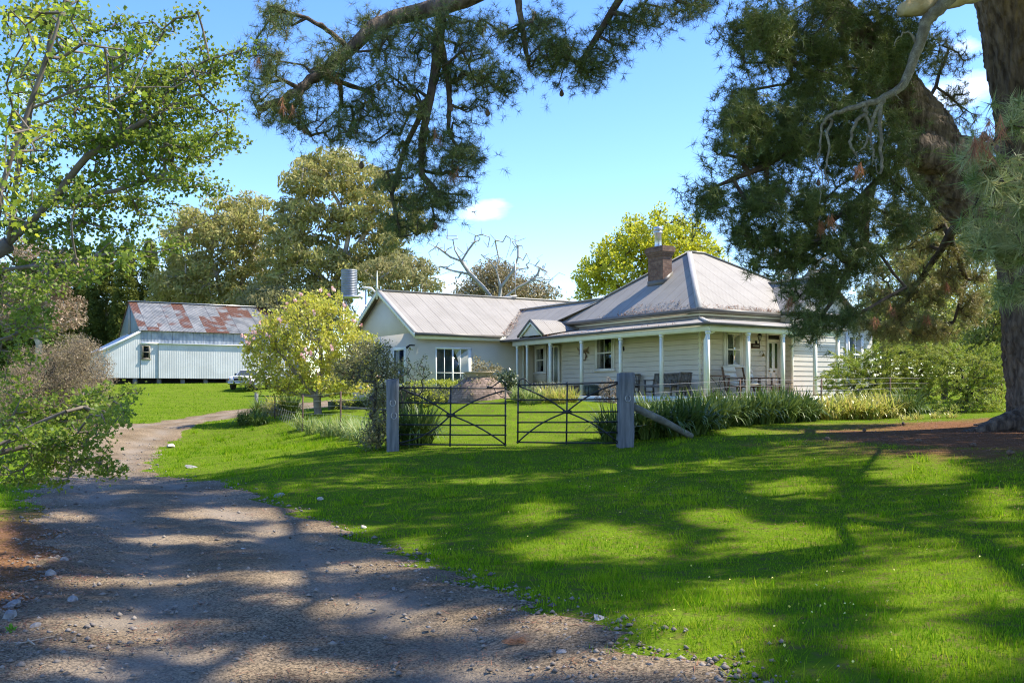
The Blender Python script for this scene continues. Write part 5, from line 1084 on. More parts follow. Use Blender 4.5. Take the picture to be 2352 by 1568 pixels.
T6=pinefol('sunlit_crown_needles',[(2090,640,23.5,120,90,1.2),(2180,720,24,90,80,1.1),(2020,720,23.5,90,60,1.0),(2200,560,24,80,90,1.2),(2120,520,24,80,70,1.2),(2080,760,23.6,110,45,.9),(2230,640,24,50,80,.8)],2600,[[(2240,470,21.6),(2180,540,23),(2120,640,23.5),(2060,720,23.5)],[(2180,540,23),(2220,640,24),(2190,740,24)],[(2120,640,23.5),(2010,700,23.4)]],1,nn=24,thin=.14,wd=.0095,m=pn_lit,seed=36,droopdir=-.4,spread=.9,multi=2)
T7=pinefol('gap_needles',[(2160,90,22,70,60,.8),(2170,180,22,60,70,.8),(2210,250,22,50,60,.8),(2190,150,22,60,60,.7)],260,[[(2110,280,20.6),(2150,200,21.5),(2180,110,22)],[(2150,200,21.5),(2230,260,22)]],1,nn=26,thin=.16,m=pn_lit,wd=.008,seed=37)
# near boughs at the right edge: long fine needles
r8=np.random.default_rng(38); NB=[(2250,370,8.8,60,40,.5),(2290,300,8.8,50,40,.4),(2330,440,8.6,90,80,.6),(2300,560,8.8,90,60,.5),(2340,280,8.8,40,60,.4),(2240,430,8.9,50,50,.4),(2330,660,8.9,50,45,.4),(2250,520,9.0,55,50,.4),(2400,480,8.8,90,180,.6)]
T=clumped(r8,blobs(r8,NB,330,.10),9); V,Fc,dirs,_=grow(r8,[[(11.6,19,5.2),(8.6,14,4.0),(6.3,10.5,2.6)]+path([(2480,500,9.2),(2380,440,8.9),(2290,380,8.8)]),path([(2480,500,9.2),(2400,560,8.9),(2320,620,8.9)])],T,.18,.12,-.02,.0055,rmax=.05); put('near_bough_twigs',V,Fc,twig,pine)
P=np.concatenate([T,T+r8.normal(size=T.shape)*.06]); D=np.concatenate([unit(dirs)+[-.3,-.1,.25],unit(dirs)+r8.normal(size=T.shape)*.5]); t=needles(r8,P,D,44,.17,.008,.75); put('near_bough_needles',t[0],t[1],pn_near,pine,attr=t[2])
# dead brown needle bunches and cones
bp=[(1968,395,17.2),(1905,520,17.4),(1890,530,17.4),(2270,320,8.3),(2255,350,8.3),(2050,720,22),(2010,745,22),(1822,705,18),(770,180,16.3),(590,150,15.9),(655,255,15.9),(1045,410,16.3),(1000,320,16.4),(2180,660,23),(2130,740,23)]
P=np.repeat(np.array(path(bp)),3,0)+r8.normal(size=(len(bp)*3,3))*.05; sc_=np.repeat(np.array([b[2]/17 for b in bp]),3); t=needles(r8,P,np.tile([[0,0,-1.]],(len(P),1)),26,.2,.008,.45); V=t[0].reshape(-1,3,3); put('dead_needles',t[0],t[1],brn,pine)
for b in [(2262,315,8.6),(2290,345,8.6),(778,190,16.5),(870,200,16.6),(1120,260,17),(620,145,16.2),(700,300,16.2),(1035,250,16.8),(1290,215,17.9),(1060,350,16.7),(980,300,16.6),(930,180,16.8),(1700,330,17.6),(1880,420,17.8),(1985,105,19),(830,380,16.6),(1000,520,16.6)]:
    mb=MB(); c=at(*b); s=.045 if b[2]>10 else .03; mb.lathe(c,[(.004,-s*1.4),(s*.8,-s*.9),(s,-.2*s),(s*.8,.6*s),(s*.35,1.4*s),(.003,1.7*s)],9); mb.build('cone',cone_m,pine)
_unused=(mat('cone_shade',(.10,.065,.045),(.19,.13,.09),scale=30,rough=.9,bump=.8,bscale=60),pine)
# upper crown, unseen above the picture: added to shade the lawn and the drive
SUNNY=[(1420,1078,70,9),(1060,1062,110,9),(1100,1100,80,10),(1640,1062,40,8),(1812,1120,100,24),(1648,1192,85,24),(1780,1240,150,46),(1390,1248,150,45),(2190,1350,210,75),(2160,1500,220,80),(1630,1460,175,120),(2116,1080,115,42),(1230,1180,70,26),(1230,1260,70,30),(2300,1160,80,40),(1960,1200,60,20),
 (560,1180,190,16),(700,1215,150,14),(420,1240,150,11),(300,1335,180,14),(620,1330,150,20),(860,1300,120,14),(760,1390,170,26),(250,1440,190,32),(480,1500,200,22),(980,1420,150,28),(720,1540,230,30),(1240,1440,150,36),(120,1190,80,12),(1420,1520,150,40),(200,1540,160,20),(1080,1540,120,30),(960,1250,50,20),(80,1290,100,12)]
def shadowpix(P):
    t=(P[:,2]+1.35)/S3[2]; g=P-S3[None]*t[:,None]
    for _ in range(3):
        zg=H(g[:,0],g[:,1]); t=(P[:,2]-zg)/S3[2]; g=P-S3[None]*t[:,None]
    Y=np.maximum(g[:,1],.6); return CX+F*g[:,0]/Y, HY-F*g[:,2]/Y, g
r9=np.random.default_rng(40); N=230000; t=r9.random((N,2))
gxs=-12+32*r9.random(N); gys=1.0+21.5*r9.random(N); zs=9.2+3.4*r9.random(N)+.35*np.maximum(0,gys-14)
Pc=np.stack([gxs+S3[0]/S3[2]*(zs+1.3),gys+S3[1]/S3[2]*(zs+1.3),zs],1)
sx,sy,g=shadowpix(Pc)
bound=np.interp(sx,[-500,380,500,600,700,780,870,1000,1450,1600,1900,2350],[1094,1092,1084,1072,1042,1028,1026,1030,1015,975,965,900])
keep=sy>bound+6*vnoise(g[:,0],g[:,1],2.,2)
for (ex,ey,rx,ry) in SUNNY: keep&= (((sx-ex)/rx)**2+((sy-ey)/ry)**2) > (1.15+.75*vnoise(g[:,0],g[:,1],.9,6)+.18*r9.normal(size=N))  # crown gaps shaped so sun patches land at these spots
vis=HY-F*Pc[:,2]/Pc[:,1]   # stay above the picture
keep&= (vis< -40)
keep&= (g[:,1]<20.3)|(g[:,0]<4.6)
keep&= ~((g[:,1]>15.2)&(g[:,1]<20.3)&(g[:,0]<6.5)&(r9.random(N)>.38))
keep&= g[:,0]>_le(g[:,1])-.3
keep&= (vnoise(g[:,0],g[:,1],2.3,77)+.35*r9.normal(size=N))>-.95
keep&= (vnoise(g[:,0],g[:,1]*1.6,.8,88)+.3*vnoise(g[:,0],g[:,1],.33,89)+.12*r9.normal(size=N))>-.5
keep&= ~((np.hypot(g[:,0]-3.0,g[:,1]-8.4)<1.6)&(r9.random(N)<.7))
# crown reaches only so far from the trunk
keep&= np.hypot(Pc[:,0]-9,(Pc[:,1]-14))<15.5
Pc=Pc[keep]; Pc=Pc[:60000]; print('upper crown tufts',len(Pc))
t=needles(r9,Pc,r9.normal(size=Pc.shape)+[0,0,.3],16,.24,.022,1.2); put('upper_shade_needles',t[0],t[1],pn_dark,pine,attr=t[2])
sub=Pc[r9.choice(len(Pc),min(700,len(Pc)),replace=False)]
V,Fc,_,_=grow(r9,[[(7.3,19.5,14.5),(5,15,13.5),(2,10,12.3),(-1,7,12)],[(7.3,19.5,14.5),(8.5,14,13.5),(9,9,12.5),(8,5,12)],[(8.6,20,12.5),(5,19,12.5),(1,17.5,12.2),(-1,15,12)],[(10,20.6,10.5),(12,15,11.5),(14,10,12),(13,6,12)]],sub,.8,.1,0,.011,rmax=.22); put('upper_branches',V,Fc,pbark,pine)
# =====================================================================  generic broadleaf helper
def tree(name,label,cat_,L,n,seeds,leafm,barkm,baseY,base,nleaf=60,leaf=.12,clump=.45,step=.6,thin=.35,tip=.018,rmax=.35,droop=0,flat=0,aspect=2.2,seed=1,group=None,jit=.12,sag=.05,partleaf='foliage',bias=.05,shell=.2,pw=.45,kside=5):
    r=np.random.default_rng(seed); t=thing(name,label,cat_,base,group); T=blobs(r,L,n,thin); S=[]
    for s in seeds: S.append([np.asarray(p) if len(p)==3 and not isinstance(p,tuple) else at(*p) for p in s])
    V,Fc,dirs,_=grow(r,S,T,step,jit,sag,tip,rmax=rmax,bias=bias,pw=pw,kside=kside); put('trunk',V,Fc,barkm,t)
    if nleaf: v,f,a=leafmesh(r,T,(np.asarray(clump)[None,:]*(.75+.5*r.random((len(T),1))) if np.ndim(clump) else clump*(.75+.5*r.random(len(T)))),nleaf,leaf,aspect=aspect,droop=droop,flat=flat,shell=shell); put(partleaf,v,f,leafm,t,attr=a)
    return t,T
def gbase(px,Y): g=G(px,Y); return g
def seedbase(px,Y,*rest): return [G(px,Y)-np.array([0,0,.15])]+[at(*p) for p in rest]
def CL(x): return (x,x,x*.62)
eleaf=mat('gum_leaf',(.20,.225,.05),(.29,.295,.07),scale=.35,rough=.7,spec=.12,trans=.25,c3=(.38,.34,.14),attr=True)
eleaf2=mat('gum_leaf_grey',(.16,.18,.065),(.24,.24,.09),scale=.35,rough=.7,spec=.12,trans=.25,c3=(.31,.28,.13),attr=True)
ebark=mat('gum_bark',(.22,.19,.15),(.50,.45,.39),scale=1.5,rough=.85)
GG='gum trees beyond the barn and house'
def sd(s): return s
tree('gum_tree','broad rounded olive gum tree rising behind the barn roof','tree',[(470,560,92,95,90,4.5),(560,520,92,80,75,4),(590,620,92,70,90,4),(430,640,92,80,70,4),(520,680,91,120,40,4),(530,500,92,60,50,3)],620,[seedbase(520,92,(515,740,92),(505,660,92),(480,570,92)),[(515,740,92),(560,640,92),(585,560,92)],[(505,660,92),(440,640,91)]],eleaf,ebark,92,gbase(520,92),nleaf=150,leaf=.44,clump=CL(1.15),step=1.2,thin=1.25,tip=.04,rmax=.6,droop=.8,aspect=3,seed=51,group=GG)
tree('gum_tree','tallest gum tree with open branching crown, directly left of the water tank top','tree',[(760,400,86,80,48,4),(850,440,86,65,60,3.5),(700,420,86,45,45,3),(800,500,86,60,45,3.5),(880,540,86,60,60,3.5),(690,500,86,55,50,3.5),(720,590,86,80,55,4),(830,610,86,80,50,4),(900,600,86,60,50,3),(640,640,86,40,40,3),(940,500,86,45,50,3),(670,560,86,55,60,3.5),(745,670,86,90,30,4)],1050,[seedbase(760,86,(755,740,86),(765,660,86),(790,600,86),(800,540,86),(780,470,86),(750,410,86)),[(790,600,86),(850,520,86),(870,450,86)],[(765,660,86),(700,600,86),(680,520,86)],[(800,540,86),(730,480,86),(700,430,86)],[(765,660,86),(860,620,86),(910,570,86)]],eleaf,ebark,86,gbase(760,86),nleaf=130,leaf=.44,clump=CL(1.0),step=1.1,thin=1.1,tip=.035,rmax=.65,droop=.8,aspect=3,seed=52,group=GG)
tree('gum_tree','low spreading gum tree above the left end of the gable roof','tree',[(930,620,80,60,35,3),(970,650,80,40,35,2.5),(880,640,80,60,45,3),(960,610,80,35,25,2)],230,[seedbase(900,80,(905,760,80),(920,680,80),(950,640,80)),[(920,680,80),(870,650,80)]],eleaf2,ebark,80,gbase(900,80),nleaf=120,leaf=.36,clump=CL(.85),step=1,thin=1.0,tip=.035,droop=.8,aspect=3,seed=53,group=GG)
tree('gum_tree','brownish gum tree showing over the ridge behind the dead tree','tree',[(1130,640,105,50,38,4),(1200,665,105,60,28,4),(1100,670,105,50,25,4),(1250,680,105,40,15,3),(1160,690,105,110,20,4)],300,[seedbase(1150,105,(1150,720,105),(1140,660,105)),[(1150,720,105),(1210,670,105)]],mat('gum_leaf_brown',(.17,.15,.06),(.22,.19,.08),scale=.4,rough=.5,trans=.2,c3=(.27,.22,.11),attr=True),ebark,105,gbase(1150,105),nleaf=100,leaf=.34,clump=1.1,step=1.2,thin=.8,tip=.04,droop=.8,aspect=3,seed=54,group=GG)
tree('gum_tree','rosy tipped gum tree left of the cypress row, half behind the hawthorn','tree',[(80,640,78,70,60,3),(150,620,78,40,60,3),(40,700,78,60,60,3),(120,720,78,70,50,3),(60,580,78,60,40,3)],340,[seedbase(90,78,(90,800,78),(95,700,78),(110,620,78)),[(90,800,78),(50,680,78)]],mat('gum_leaf_rosy',(.26,.19,.11),(.17,.16,.06),scale=.6,rough=.5,trans=.2,c3=(.32,.22,.15),attr=True),ebark,78,gbase(90,78),nleaf=180,leaf=.25,clump=CL(.85),step=1,thin=1.0,tip=.035,droop=.8,aspect=3,seed=55,group=GG)
tree('gum_tree','dusky gum tree filling the gap between barn roof and tank stand','tree',[(640,700,83,70,50,3),(700,720,83,60,50,3),(600,690,83,50,30,3),(760,740,83,60,50,3)],330,[seedbase(680,83,(680,800,83),(670,720,83)),[(680,800,83),(750,740,83)]],eleaf2,ebark,83,gbase(680,83),nleaf=180,leaf=.28,clump=CL(.95),step=1,thin=1.0,tip=.035,droop=.8,aspect=3,seed=56,group=GG)
# cypress row
cyl=mat('cypress_leaf',(.045,.07,.02),(.08,.11,.022),scale=.5,rough=.7,spec=.1,trans=.2,c3=(.17,.19,.035),attr=True)
def conifer(px,Y,ptop,wpx,seed,label,group):
    r=np.random.default_rng(seed); b=gbase(px,Y); top=(HY-ptop)/F*Y; h=top-b[2]; w_=wpx/F*Y; t=thing('cypress_tree',label,'tree',b,group); mb=MB(); mb.tube([b-[0,0,.2],b+[0,0,h*.95]],[.28,.03],8); mb.build('trunk',ebark,t)
    K=560; u=1-(1-r.random(K))**.8; u=.04+.96*u; a=r.random(K)*6.28; rr=w_*(1-u)**.8*(.35+.65*r.random(K)**.5)+.12; c=np.stack([b[0]+rr*np.cos(a),b[1]+rr*np.sin(a),b[2]+h*u-rr*.15],1)
    v,f,at_=leafmesh(r,c,np.stack([.5+0*u,.5+0*u,.3+0*u],1),46,.26,aspect=2.6,droop=-.3); put('foliage',v,f,cyl,t,attr=at_); return t
for i,(px,Y,pt,w_) in enumerate([(60,100,600,60),(140,98,575,55),(195,99,560,50),(245,101,556,48),(292,99,548,50),(345,100,552,50),(400,101,575,55),(465,102,600,60),(530,103,640,60),(590,103,655,60),(650,104,690,60),(10,99,610,60)]):
    conifer(px,Y,pt,w_,60+i,'tall dark cypress in the row behind the barn','cypress trees in a row behind the barn')
# dead tree
dt=thing('dead_tree','bare silver dead tree standing behind the gable roof','tree',gbase(1150,88)); Dm=mat('dead_wood',(.26,.235,.21),(.42,.40,.37),scale=2,rough=.9)
ds=[[(1150,740,88),(1140,700,88),(1110,660,88),(1080,630,88),(1060,600,88)],[(1060,600,88),(1045,575,88),(1040,550,88)],[(1080,630,88),(1040,622,88),(1010,612,88)],[(1060,600,88),(1035,590,88),(1008,570,88)],[(1060,600,88),(1075,575,88),(1090,555,88)],[(1145,710,88),(1150,660,88),(1140,620,88),(1125,600,88),(1110,590,88)],[(1140,620,88),(1145,590,88),(1140,565,88)],[(1150,660,88),(1180,620,88),(1190,590,88),(1190,565,88)],[(1180,620,88),(1215,615,88)],[(1150,690,88),(1190,660,88),(1220,645,88),(1265,642,88)],[(1220,645,88),(1235,630,88),(1240,615,88)],[(1150,700,88),(1100,690,88),(1060,665,88),(1035,640,88)]]
r=np.random.default_rng(5); tg=[]
for s in ds[1:]:
    e=np.array(at(*s[-1])); 
    for k in range(9): tg.append(e+r.normal(size=3)*np.array([.75,.8,.6])+[0,0,.4])
    m_=np.array(at(*s[len(s)//2])); 
    for k in range(4): tg.append(m_+r.normal(size=3)*np.array([.8,.8,.6])+[0,0,.3])
V,Fc,_,_=grow(r,[[G(1150,88)]+path(ds[0])]+[path(s) for s in ds[1:]],tg,.6,.05,0,.019,rmax=.34,pw=.55); put('trunk',V,Fc,Dm,dt)
# bright elm behind the house
elm=mat('spring_leaf',(.24,.30,.018),(.34,.38,.02),scale=.6,rough=.5,trans=.42,c3=(.44,.44,.03),attr=True); dbk=mat('dark_bark',(.05,.042,.035),(.10,.085,.07),scale=4,rough=.9)
tree('elm_tree','bright lime green spring elm rising behind the brick chimney','tree',[(1420,600,64,70,55,2.5),(1370,640,64,50,40,2),(1500,560,64,70,55,2.5),(1560,540,64,55,45,2.5),(1610,580,64,45,40,2.2),(1450,560,64,50,45,2),(1340,680,64,35,20,1.5),(1560,610,64,90,50,2.5),(1420,660,64,80,30,2.5),(1640,620,64,30,30,2),(1455,520,64,25,25,1.2),(1530,500,64,30,22,1.2),(1350,610,64,25,22,1.2),(1395,560,64,22,22,1.2),(1600,535,64,25,22,1.2)],700,[seedbase(1500,64,(1500,740,64),(1490,660,64),(1470,600,64)),[(1490,660,64),(1540,600,64),(1570,550,64)],[(1500,740,64),(1420,660,64),(1370,640,64)]],elm,dbk,64,gbase(1500,64),nleaf=120,leaf=.17,clump=.5,step=.7,thin=.62,tip=.022,aspect=1.5,seed=71,shell=.1)
tree('bare_tree','leafless pale grey tree behind the right wing roof','tree',[(1800,600,72,70,50,3),(1860,580,72,60,50,3),(1760,560,72,50,40,3),(1900,640,72,50,40,3)],420,[seedbase(1790,72,(1790,690,72),(1810,630,72),(1840,590,72)),[(1790,690,72),(1850,640,72),(1880,600,72)]],elm,ebark,72,gbase(1790,72),nleaf=0,step=.6,thin=.3,tip=.02,seed=72,pw=.5)
gleaf=mat('garden_tree_leaf',(.12,.18,.035),(.18,.24,.04),scale=.8,rough=.5,trans=.35,c3=(.28,.30,.07),attr=True)
GB='leafy trees behind the juniper'
for i,(px,Y,L) in enumerate([(2040,58,[(2040,700,58,70,60,2.5),(2000,770,58,60,50,2),(2080,760,58,60,60,2)]),(2170,50,[(2170,700,50,70,80,2.5),(2200,790,50,70,60,2),(2130,780,50,50,60,2)]),(2270,46,[(2270,760,46,50,80,2),(2290,690,46,60,70,2),(2260,840,46,60,50,2)]),(2420,44,[(2420,700,44,90,90,2.5),(2400,820,44,90,70,2.5)]),(2080,60,[(2090,600,60,90,60,3),(2190,570,60,90,80,3)])]):
    lab=['leafy green tree behind the right end of the house','sunlit green tree left of the pine trunk','bright green tree showing between juniper and pine trunk','green tree behind the pine trunk at the right edge','tall pale green tree seen through the pine crown'][i]
    tree('garden_tree',lab,'tree',L,200,[seedbase(px,Y,(px,L[0][1]+60,Y),(px,L[0][1],Y))],gleaf,dbk,Y,gbase(px,Y),nleaf=90,leaf=.15,clump=.6,step=.6,thin=.4,tip=.02,aspect=1.6,seed=80+i,group=GB)
for i in range(9):
    px=1290+i*140+(i%3)*20; Y=120; tree('distant_tree','distant olive tree on the skyline behind the house','tree',[(px,770,Y,95,60,4),(px+30,730-15*(i%2),Y,60,30,3)],70,[seedbase(px,Y,(px,800,Y))],eleaf2,ebark,Y,gbase(px,Y),nleaf=90,leaf=.5,clump=1.8,step=2,thin=1.2,tip=.06,seed=100+i,group='distant trees on the skyline')
for i in range(8):
    px=-60+i*95; Y=118; tree('distant_tree','distant dark tree behind the cypress row','tree',[(px,790,Y,90,80,4),(px+20,730,Y,70,50,3)],80,[seedbase(px,Y,(px,820,Y))],cyl,ebark,Y,gbase(px,Y),nleaf=90,leaf=.5,clump=1.8,step=2,thin=1.2,tip=.06,seed=120+i,group='distant trees behind the cypresses')
# magnolia
mg_=gbase(731,38); mleaf=mat('magnolia_leaf',(.33,.39,.03),(.44,.45,.045),scale=1.5,rough=.45,trans=.35,c3=(.45,.42,.08),attr=True); mbk=mat('magnolia_bark',(.17,.15,.12),(.28,.25,.21),scale=6,rough=.9)
mt,mT=tree('magnolia_tree','round yellow green magnolia with pink flowers inside the wire fence','tree',[(660,885,38,60,22,1.2),(800,890,38,60,20,1.2),(720,760,38,110,80,1.7),(640,800,38,80,70,1.4),(800,810,38,70,80,1.4),(730,860,38,150,50,1.8),(740,700,38,45,35,.9),(770,700,38,25,25,.5),(600,860,38,50,40,1.1),(840,800,38,36,45,.9),(620,745,38,40,35,1.0),(580,830,38,36,50,.8),(600,780,38,40,30,.7),(700,700,38,60,30,.8)],900,[[mg_-[0,0,.1],at(728,930,38),at(728,912,38)],[(728,912,38),(690,870,38),(650,820,38)],[(728,912,38),(740,850,38),(735,780,38)],[(728,912,38),(775,870,38),(810,820,38)],[(728,912,38),(660,900,38),(610,880,38)],[(728,912,38),(800,900,38)]],mleaf,mbk,38,mg_,nleaf=26,leaf=.11,clump=.22,step=.3,thin=.16,tip=.006,rmax=.16,pw=.5,aspect=1.8,seed=91,droop=-.6)
r=np.random.default_rng(9); ed_=np.concatenate([np.array([at(*p) for p in [(560,775,37.4),(570,785,37.2),(577,770,37.4),(690,675,37.6),(735,668,37.6),(765,665,37.6),(755,678,37.5),(810,735,37.2),(830,745,37.4),(702,805,36.2),(712,812,36.2),(697,818,36.2),(640,735,37),(600,745,37.2),(660,700,37.4),(790,700,37.6),(720,720,36.9),(758,800,36.4),(675,690,37.4),(585,762,37.3)]]),mT[r.choice(len(mT),18)]]) 
pm=mat('pink_petal',(.75,.45,.42),(.82,.62,.56),rough=.6,trans=.2)
for e_ in ed_: v,f,a=leafmesh(r,e_[None]+r.normal(size=(2,3))*.045,.05,9,.10,aspect=1.4,droop=-2); put('flower',v,f,pm,mt)
# hedge
def hedge(name,label,p,q,w_,h,seed):
    r=np.random.default_rng(seed); p=np.array(p);q=np.array(q); t=thing(name,label,'hedge',(p[0],p[1],gz(*p))); d=(q-p)/np.linalg.norm(q-p); nrm=np.array([-d[1],d[0]]); L_=np.linalg.norm(q-p); N=int(L_*h*w_*190)
    u=r.random(N)*L_; v_=(r.random(N)-.5)*w_; z=r.random(N)*h; s=r.integers(0,4,N); z=np.where(s==0,h+.03*r.normal(size=N),z); v_=np.where(s==1,-w_/2+.03*r.normal(size=N),v_); v_=np.where(s==2,w_/2+.03*r.normal(size=N),v_)
    xy=p[None]+u[:,None]*d+v_[:,None]*nrm; cen=np.column_stack([xy,z+H(xy[:,0],xy[:,1])]); v,f,a=leafmesh(r,cen,.09,9,.055,aspect=1.5); put('foliage',v,f,mat('hedge_leaf',(.17,.24,.02),(.27,.33,.03),scale=3,rough=.5,trans=.3,c3=(.42,.44,.05),attr=True),t,attr=a)
    mb=MB(); a0=p;b0=q; g=gz(*p); mb.bar((p[0],p[1],g+h*.45),(q[0],q[1],gz(*q)+h*.45),w_*.8,h*.85); mb.build('inner_wood',mat('hedge_wood',(.03,.04,.012),(.05,.06,.02),rough=.9),t)
a=at(925,0,36.0);b=at(1068,0,38.5); hedge('box_hedge','clipped low box hedge below the wide window',(a[0],a[1]),(b[0],b[1]),.8,1.05,4)
a=at(760,0,44);b=at(905,0,46); hedge('box_hedge','low dark hedge along the lawn edge behind the magnolia trunk',(a[0],a[1]),(b[0],b[1]),.7,.5,5)
# shrubs
def shrub(name,label,L,n,leafm,px,Y,seed,leaf=.05,clump=.12,nleaf=22,thin=.1,aspect=1.8,droop=0,group=None,step=.2,flat=0,cat_='shrub'):
    return tree(name,label,cat_,L,n,[seedbase(px,Y,(px,HY-(G(px,Y)[2]+.35)/Y*F,Y))],leafm,dbk,Y,gbase(px,Y),nleaf=nleaf,leaf=leaf,clump=clump,step=step,thin=thin,tip=.004,rmax=.06,aspect=aspect,droop=droop,seed=seed,group=group,flat=flat)
dk=mat('dark_shrub_leaf',(.035,.06,.025),(.06,.09,.035),scale=3,rough=.4,trans=.12,c3=(.10,.13,.05),attr=True)
grl=mat('grey_shrub_leaf',(.11,.125,.085),(.17,.18,.12),scale=4,rough=.5,trans=.2,c3=(.24,.24,.17),attr=True)
shrub('climbing_shrub','small leaved grey green bush smothering the left gate post, spilling to the fence',[(860,840,21,45,45,.5),(880,800,21.2,25,20,.35),(800,850,21.5,40,35,.5),(870,920,21,28,60,.4),(870,990,20.6,35,40,.4),(845,1010,20.4,25,25,.3),(905,850,21.3,25,25,.3),(830,800,21.5,40,18,.4)],760,mat('gate_bush_leaf',(.09,.105,.055),(.15,.155,.06),scale=3,rough=.45,trans=.22,c3=(.26,.24,.08),attr=True),868,20.9,140,leaf=.045,clump=.13,thin=.085)
shrub('sparse_shrub','thin dark arching sprays against the gable wing wall',[(950,860,22.5,30,60,.3),(975,850,22.5,18,40,.2),(925,870,22.3,25,40,.3)],120,dk,930,22.3,141,leaf=.045,clump=.07,nleaf=9,thin=.1)
shrub('camellia_bush','glossy dark green round bush beside the brick mound',[(1165,880,33,28,28,.45),(1160,900,33,30,20,.4)],240,dk,1165,33,142,leaf=.08,clump=.14)
shrub('rounded_shrub','rounded grey green shrub behind the right gate leaf near the entry',[(1255,905,33,42,28,.6),(1270,895,33,25,20,.4)],340,grl,1255,33,143,leaf=.05,clump=.11)
shrub('rounded_shrub','small reddish grey shrub at the deck edge left of the right gate post',[(1400,895,31,26,28,.4),(1395,920,31,30,18,.4)],220,mat('reddish_shrub_leaf',(.15,.12,.08),(.2,.17,.11),scale=5,rough=.5,trans=.2,c3=(.26,.2,.15),attr=True),1400,31,144,leaf=.045,clump=.09)
bsl=mat('brown_bush_leaf',(.22,.17,.085),(.27,.22,.09),scale=1.2,rough=.7,trans=.2,c3=(.30,.235,.16),attr=True)
shrub('heath_bush','large feathery brown bush on the left bank beside the drive',[(180,860,34,85,80,1.6),(90,880,34,90,90,1.6),(200,930,33,70,50,1.3),(40,920,33,80,80,1.4),(130,960,33,120,40,1.3),(170,800,34,55,30,1)],2600,bsl,120,34,145,leaf=.06,clump=.22,nleaf=44,thin=.13,aspect=3.5,droop=-.5,step=.35)
jl=mat('juniper_leaf',(.15,.23,.02),(.26,.34,.03),scale=1.6,rough=.55,trans=.25,c3=(.30,.33,.06),attr=True)
for i,(px,Y,L,lab) in enumerate([(1990,33,[(1990,850,33,80,45,1.2),(1930,870,32.5,50,25,.8),(2040,810,33,50,30,.9),(1980,900,32.5,90,35,1.1),(1950,830,33,40,20,.6)],'spreading light green juniper in front of the right wing window'),(2110,34,[(2110,850,34,60,45,1.2),(2090,900,33.5,70,40,1.1),(2130,810,34,50,25,.8)],'middle juniper of the big clump, with dark hollows'),(2220,32,[(2220,860,32,85,55,1.3),(2240,920,31.5,70,40,1.1),(2190,820,32.5,60,30,.9),(2270,840,32,50,50,1.0),(2170,940,31,50,25,.8)],'bright green juniper nearest the pine trunk')]):
    r=np.random.default_rng(150+i); t=thing('juniper_shrub',lab,'shrub',gbase(px,Y),'junipers left of the pine trunk'); T=blobs(r,L,1300,.23); V,Fc,dirs,_=grow(r,[seedbase(px,Y,(px,900,Y))],T,.3,.1,-.05,.005,rmax=.06); put('branches',V,Fc,dbk,t)
    T=T+0; out=unit(T-at(px,900,Y+1)); n=130; c=np.repeat(T,n,0); d=np.repeat(unit(out*[1,1,.3]+r.normal(size=T.shape)*.25+[0,0,.1]),n,0); u=r.random((len(c),1)); p=c+d*(u-.3)*.6+r.normal(size=c.shape)*.06*(1.1-u)*[1,1,.6]-[0,0,.10]*u**2; ax=unit(d+r.normal(size=c.shape)*.7); s=unit(np.cross(ax,r.normal(size=c.shape)))*.009; l=.075; V=np.stack([p-ax*l/2,p+s*1.3,p+ax*l/2,p-s*1.3],1).reshape(-1,3); put('foliage',V,np.arange(len(V)).reshape(-1,4),jl,t,attr=np.repeat(r.random(len(T)),n))
# strappy agapanthus clumps
ag_d=mat('agapanthus_leaf_shaded',(.035,.08,.016),(.06,.12,.022),scale=3,rough=.45,spec=.25,trans=.2,c3=(.13,.18,.04),attr=True)  # shade put into the colour: darker copy of the sunlit leaf
ag_l=mat('agapanthus_leaf_sunlit',(.20,.28,.035),(.28,.33,.05),scale=3,rough=.35,spec=.5,trans=.35,c3=(.42,.36,.10),attr=True)  # sunlight put into the colour: paler copy of the same leaf
ag_p=mat('pale_strap_leaf',(.10,.19,.03),(.16,.25,.05),scale=3,rough=.45,trans=.3,c3=(.30,.33,.12),attr=True)
def strap(rng_,c,rad,h,n,wd,m,parent=None,lean=1.0):
    K=n; a=rng_.random(K)*6.28; rr=rad*.45*np.sqrt(rng_.random(K)); b=np.stack([c[0]+rr*np.cos(a),c[1]+rr*np.sin(a),np.full(K,c[2]-.02)],1); a2=a+rng_.normal(size=K)*.7; L_=h*(.75+.5*rng_.random(K)); th=(.12+1.0*rng_.random(K)*lean); V=[]; seg=5; P=[b]; ang=th*.35; p=b.copy()
    for s in range(seg):
        ang=ang+th*(.16+.12*s)*(.6+.8*rng_.random(K)); dl=L_/seg; p=p+np.stack([np.cos(a2)*np.sin(ang)*dl,np.sin(a2)*np.sin(ang)*dl,np.cos(ang)*dl],1); P.append(p)
    sd_=np.stack([-np.sin(a2),np.cos(a2),0*a2],1); W=[.6,.95,1,.9,.6,.05]
    V=np.stack([np.stack([P[k]-sd_*wd*W[k]/2,P[k]+sd_*wd*W[k]/2],1) for k in range(seg+1)],1).reshape(K,-1,3)
    f=np.array([[2*k,2*k+1,2*k+3,2*k+2] for k in range(seg)]); Fc=(np.arange(K)[:,None,None]*2*(seg+1)+f[None]).reshape(-1,4); return V.reshape(-1,3),Fc,np.repeat(rng_.random(K),seg)
def clumpthing(label,x,y,rad,h,n,wd,m,seed,group,name='agapanthus_clump'):
    r=np.random.default_rng(seed); c=np.array([x,y,gz(x,y)]); V,Fc,A_=strap(r,c,rad,h,n,wd,m); V=V-c; o=npmesh(name,V,Fc,m,attr=A_); o.location=tuple(c); return tag(o,label,'plant',group)
x,y=G(955,21)[:2]; clumpthing('large dark strappy agapanthus just inside the left gate leaf',x,y,.75,.92,420,.034,ag_d,200,None)
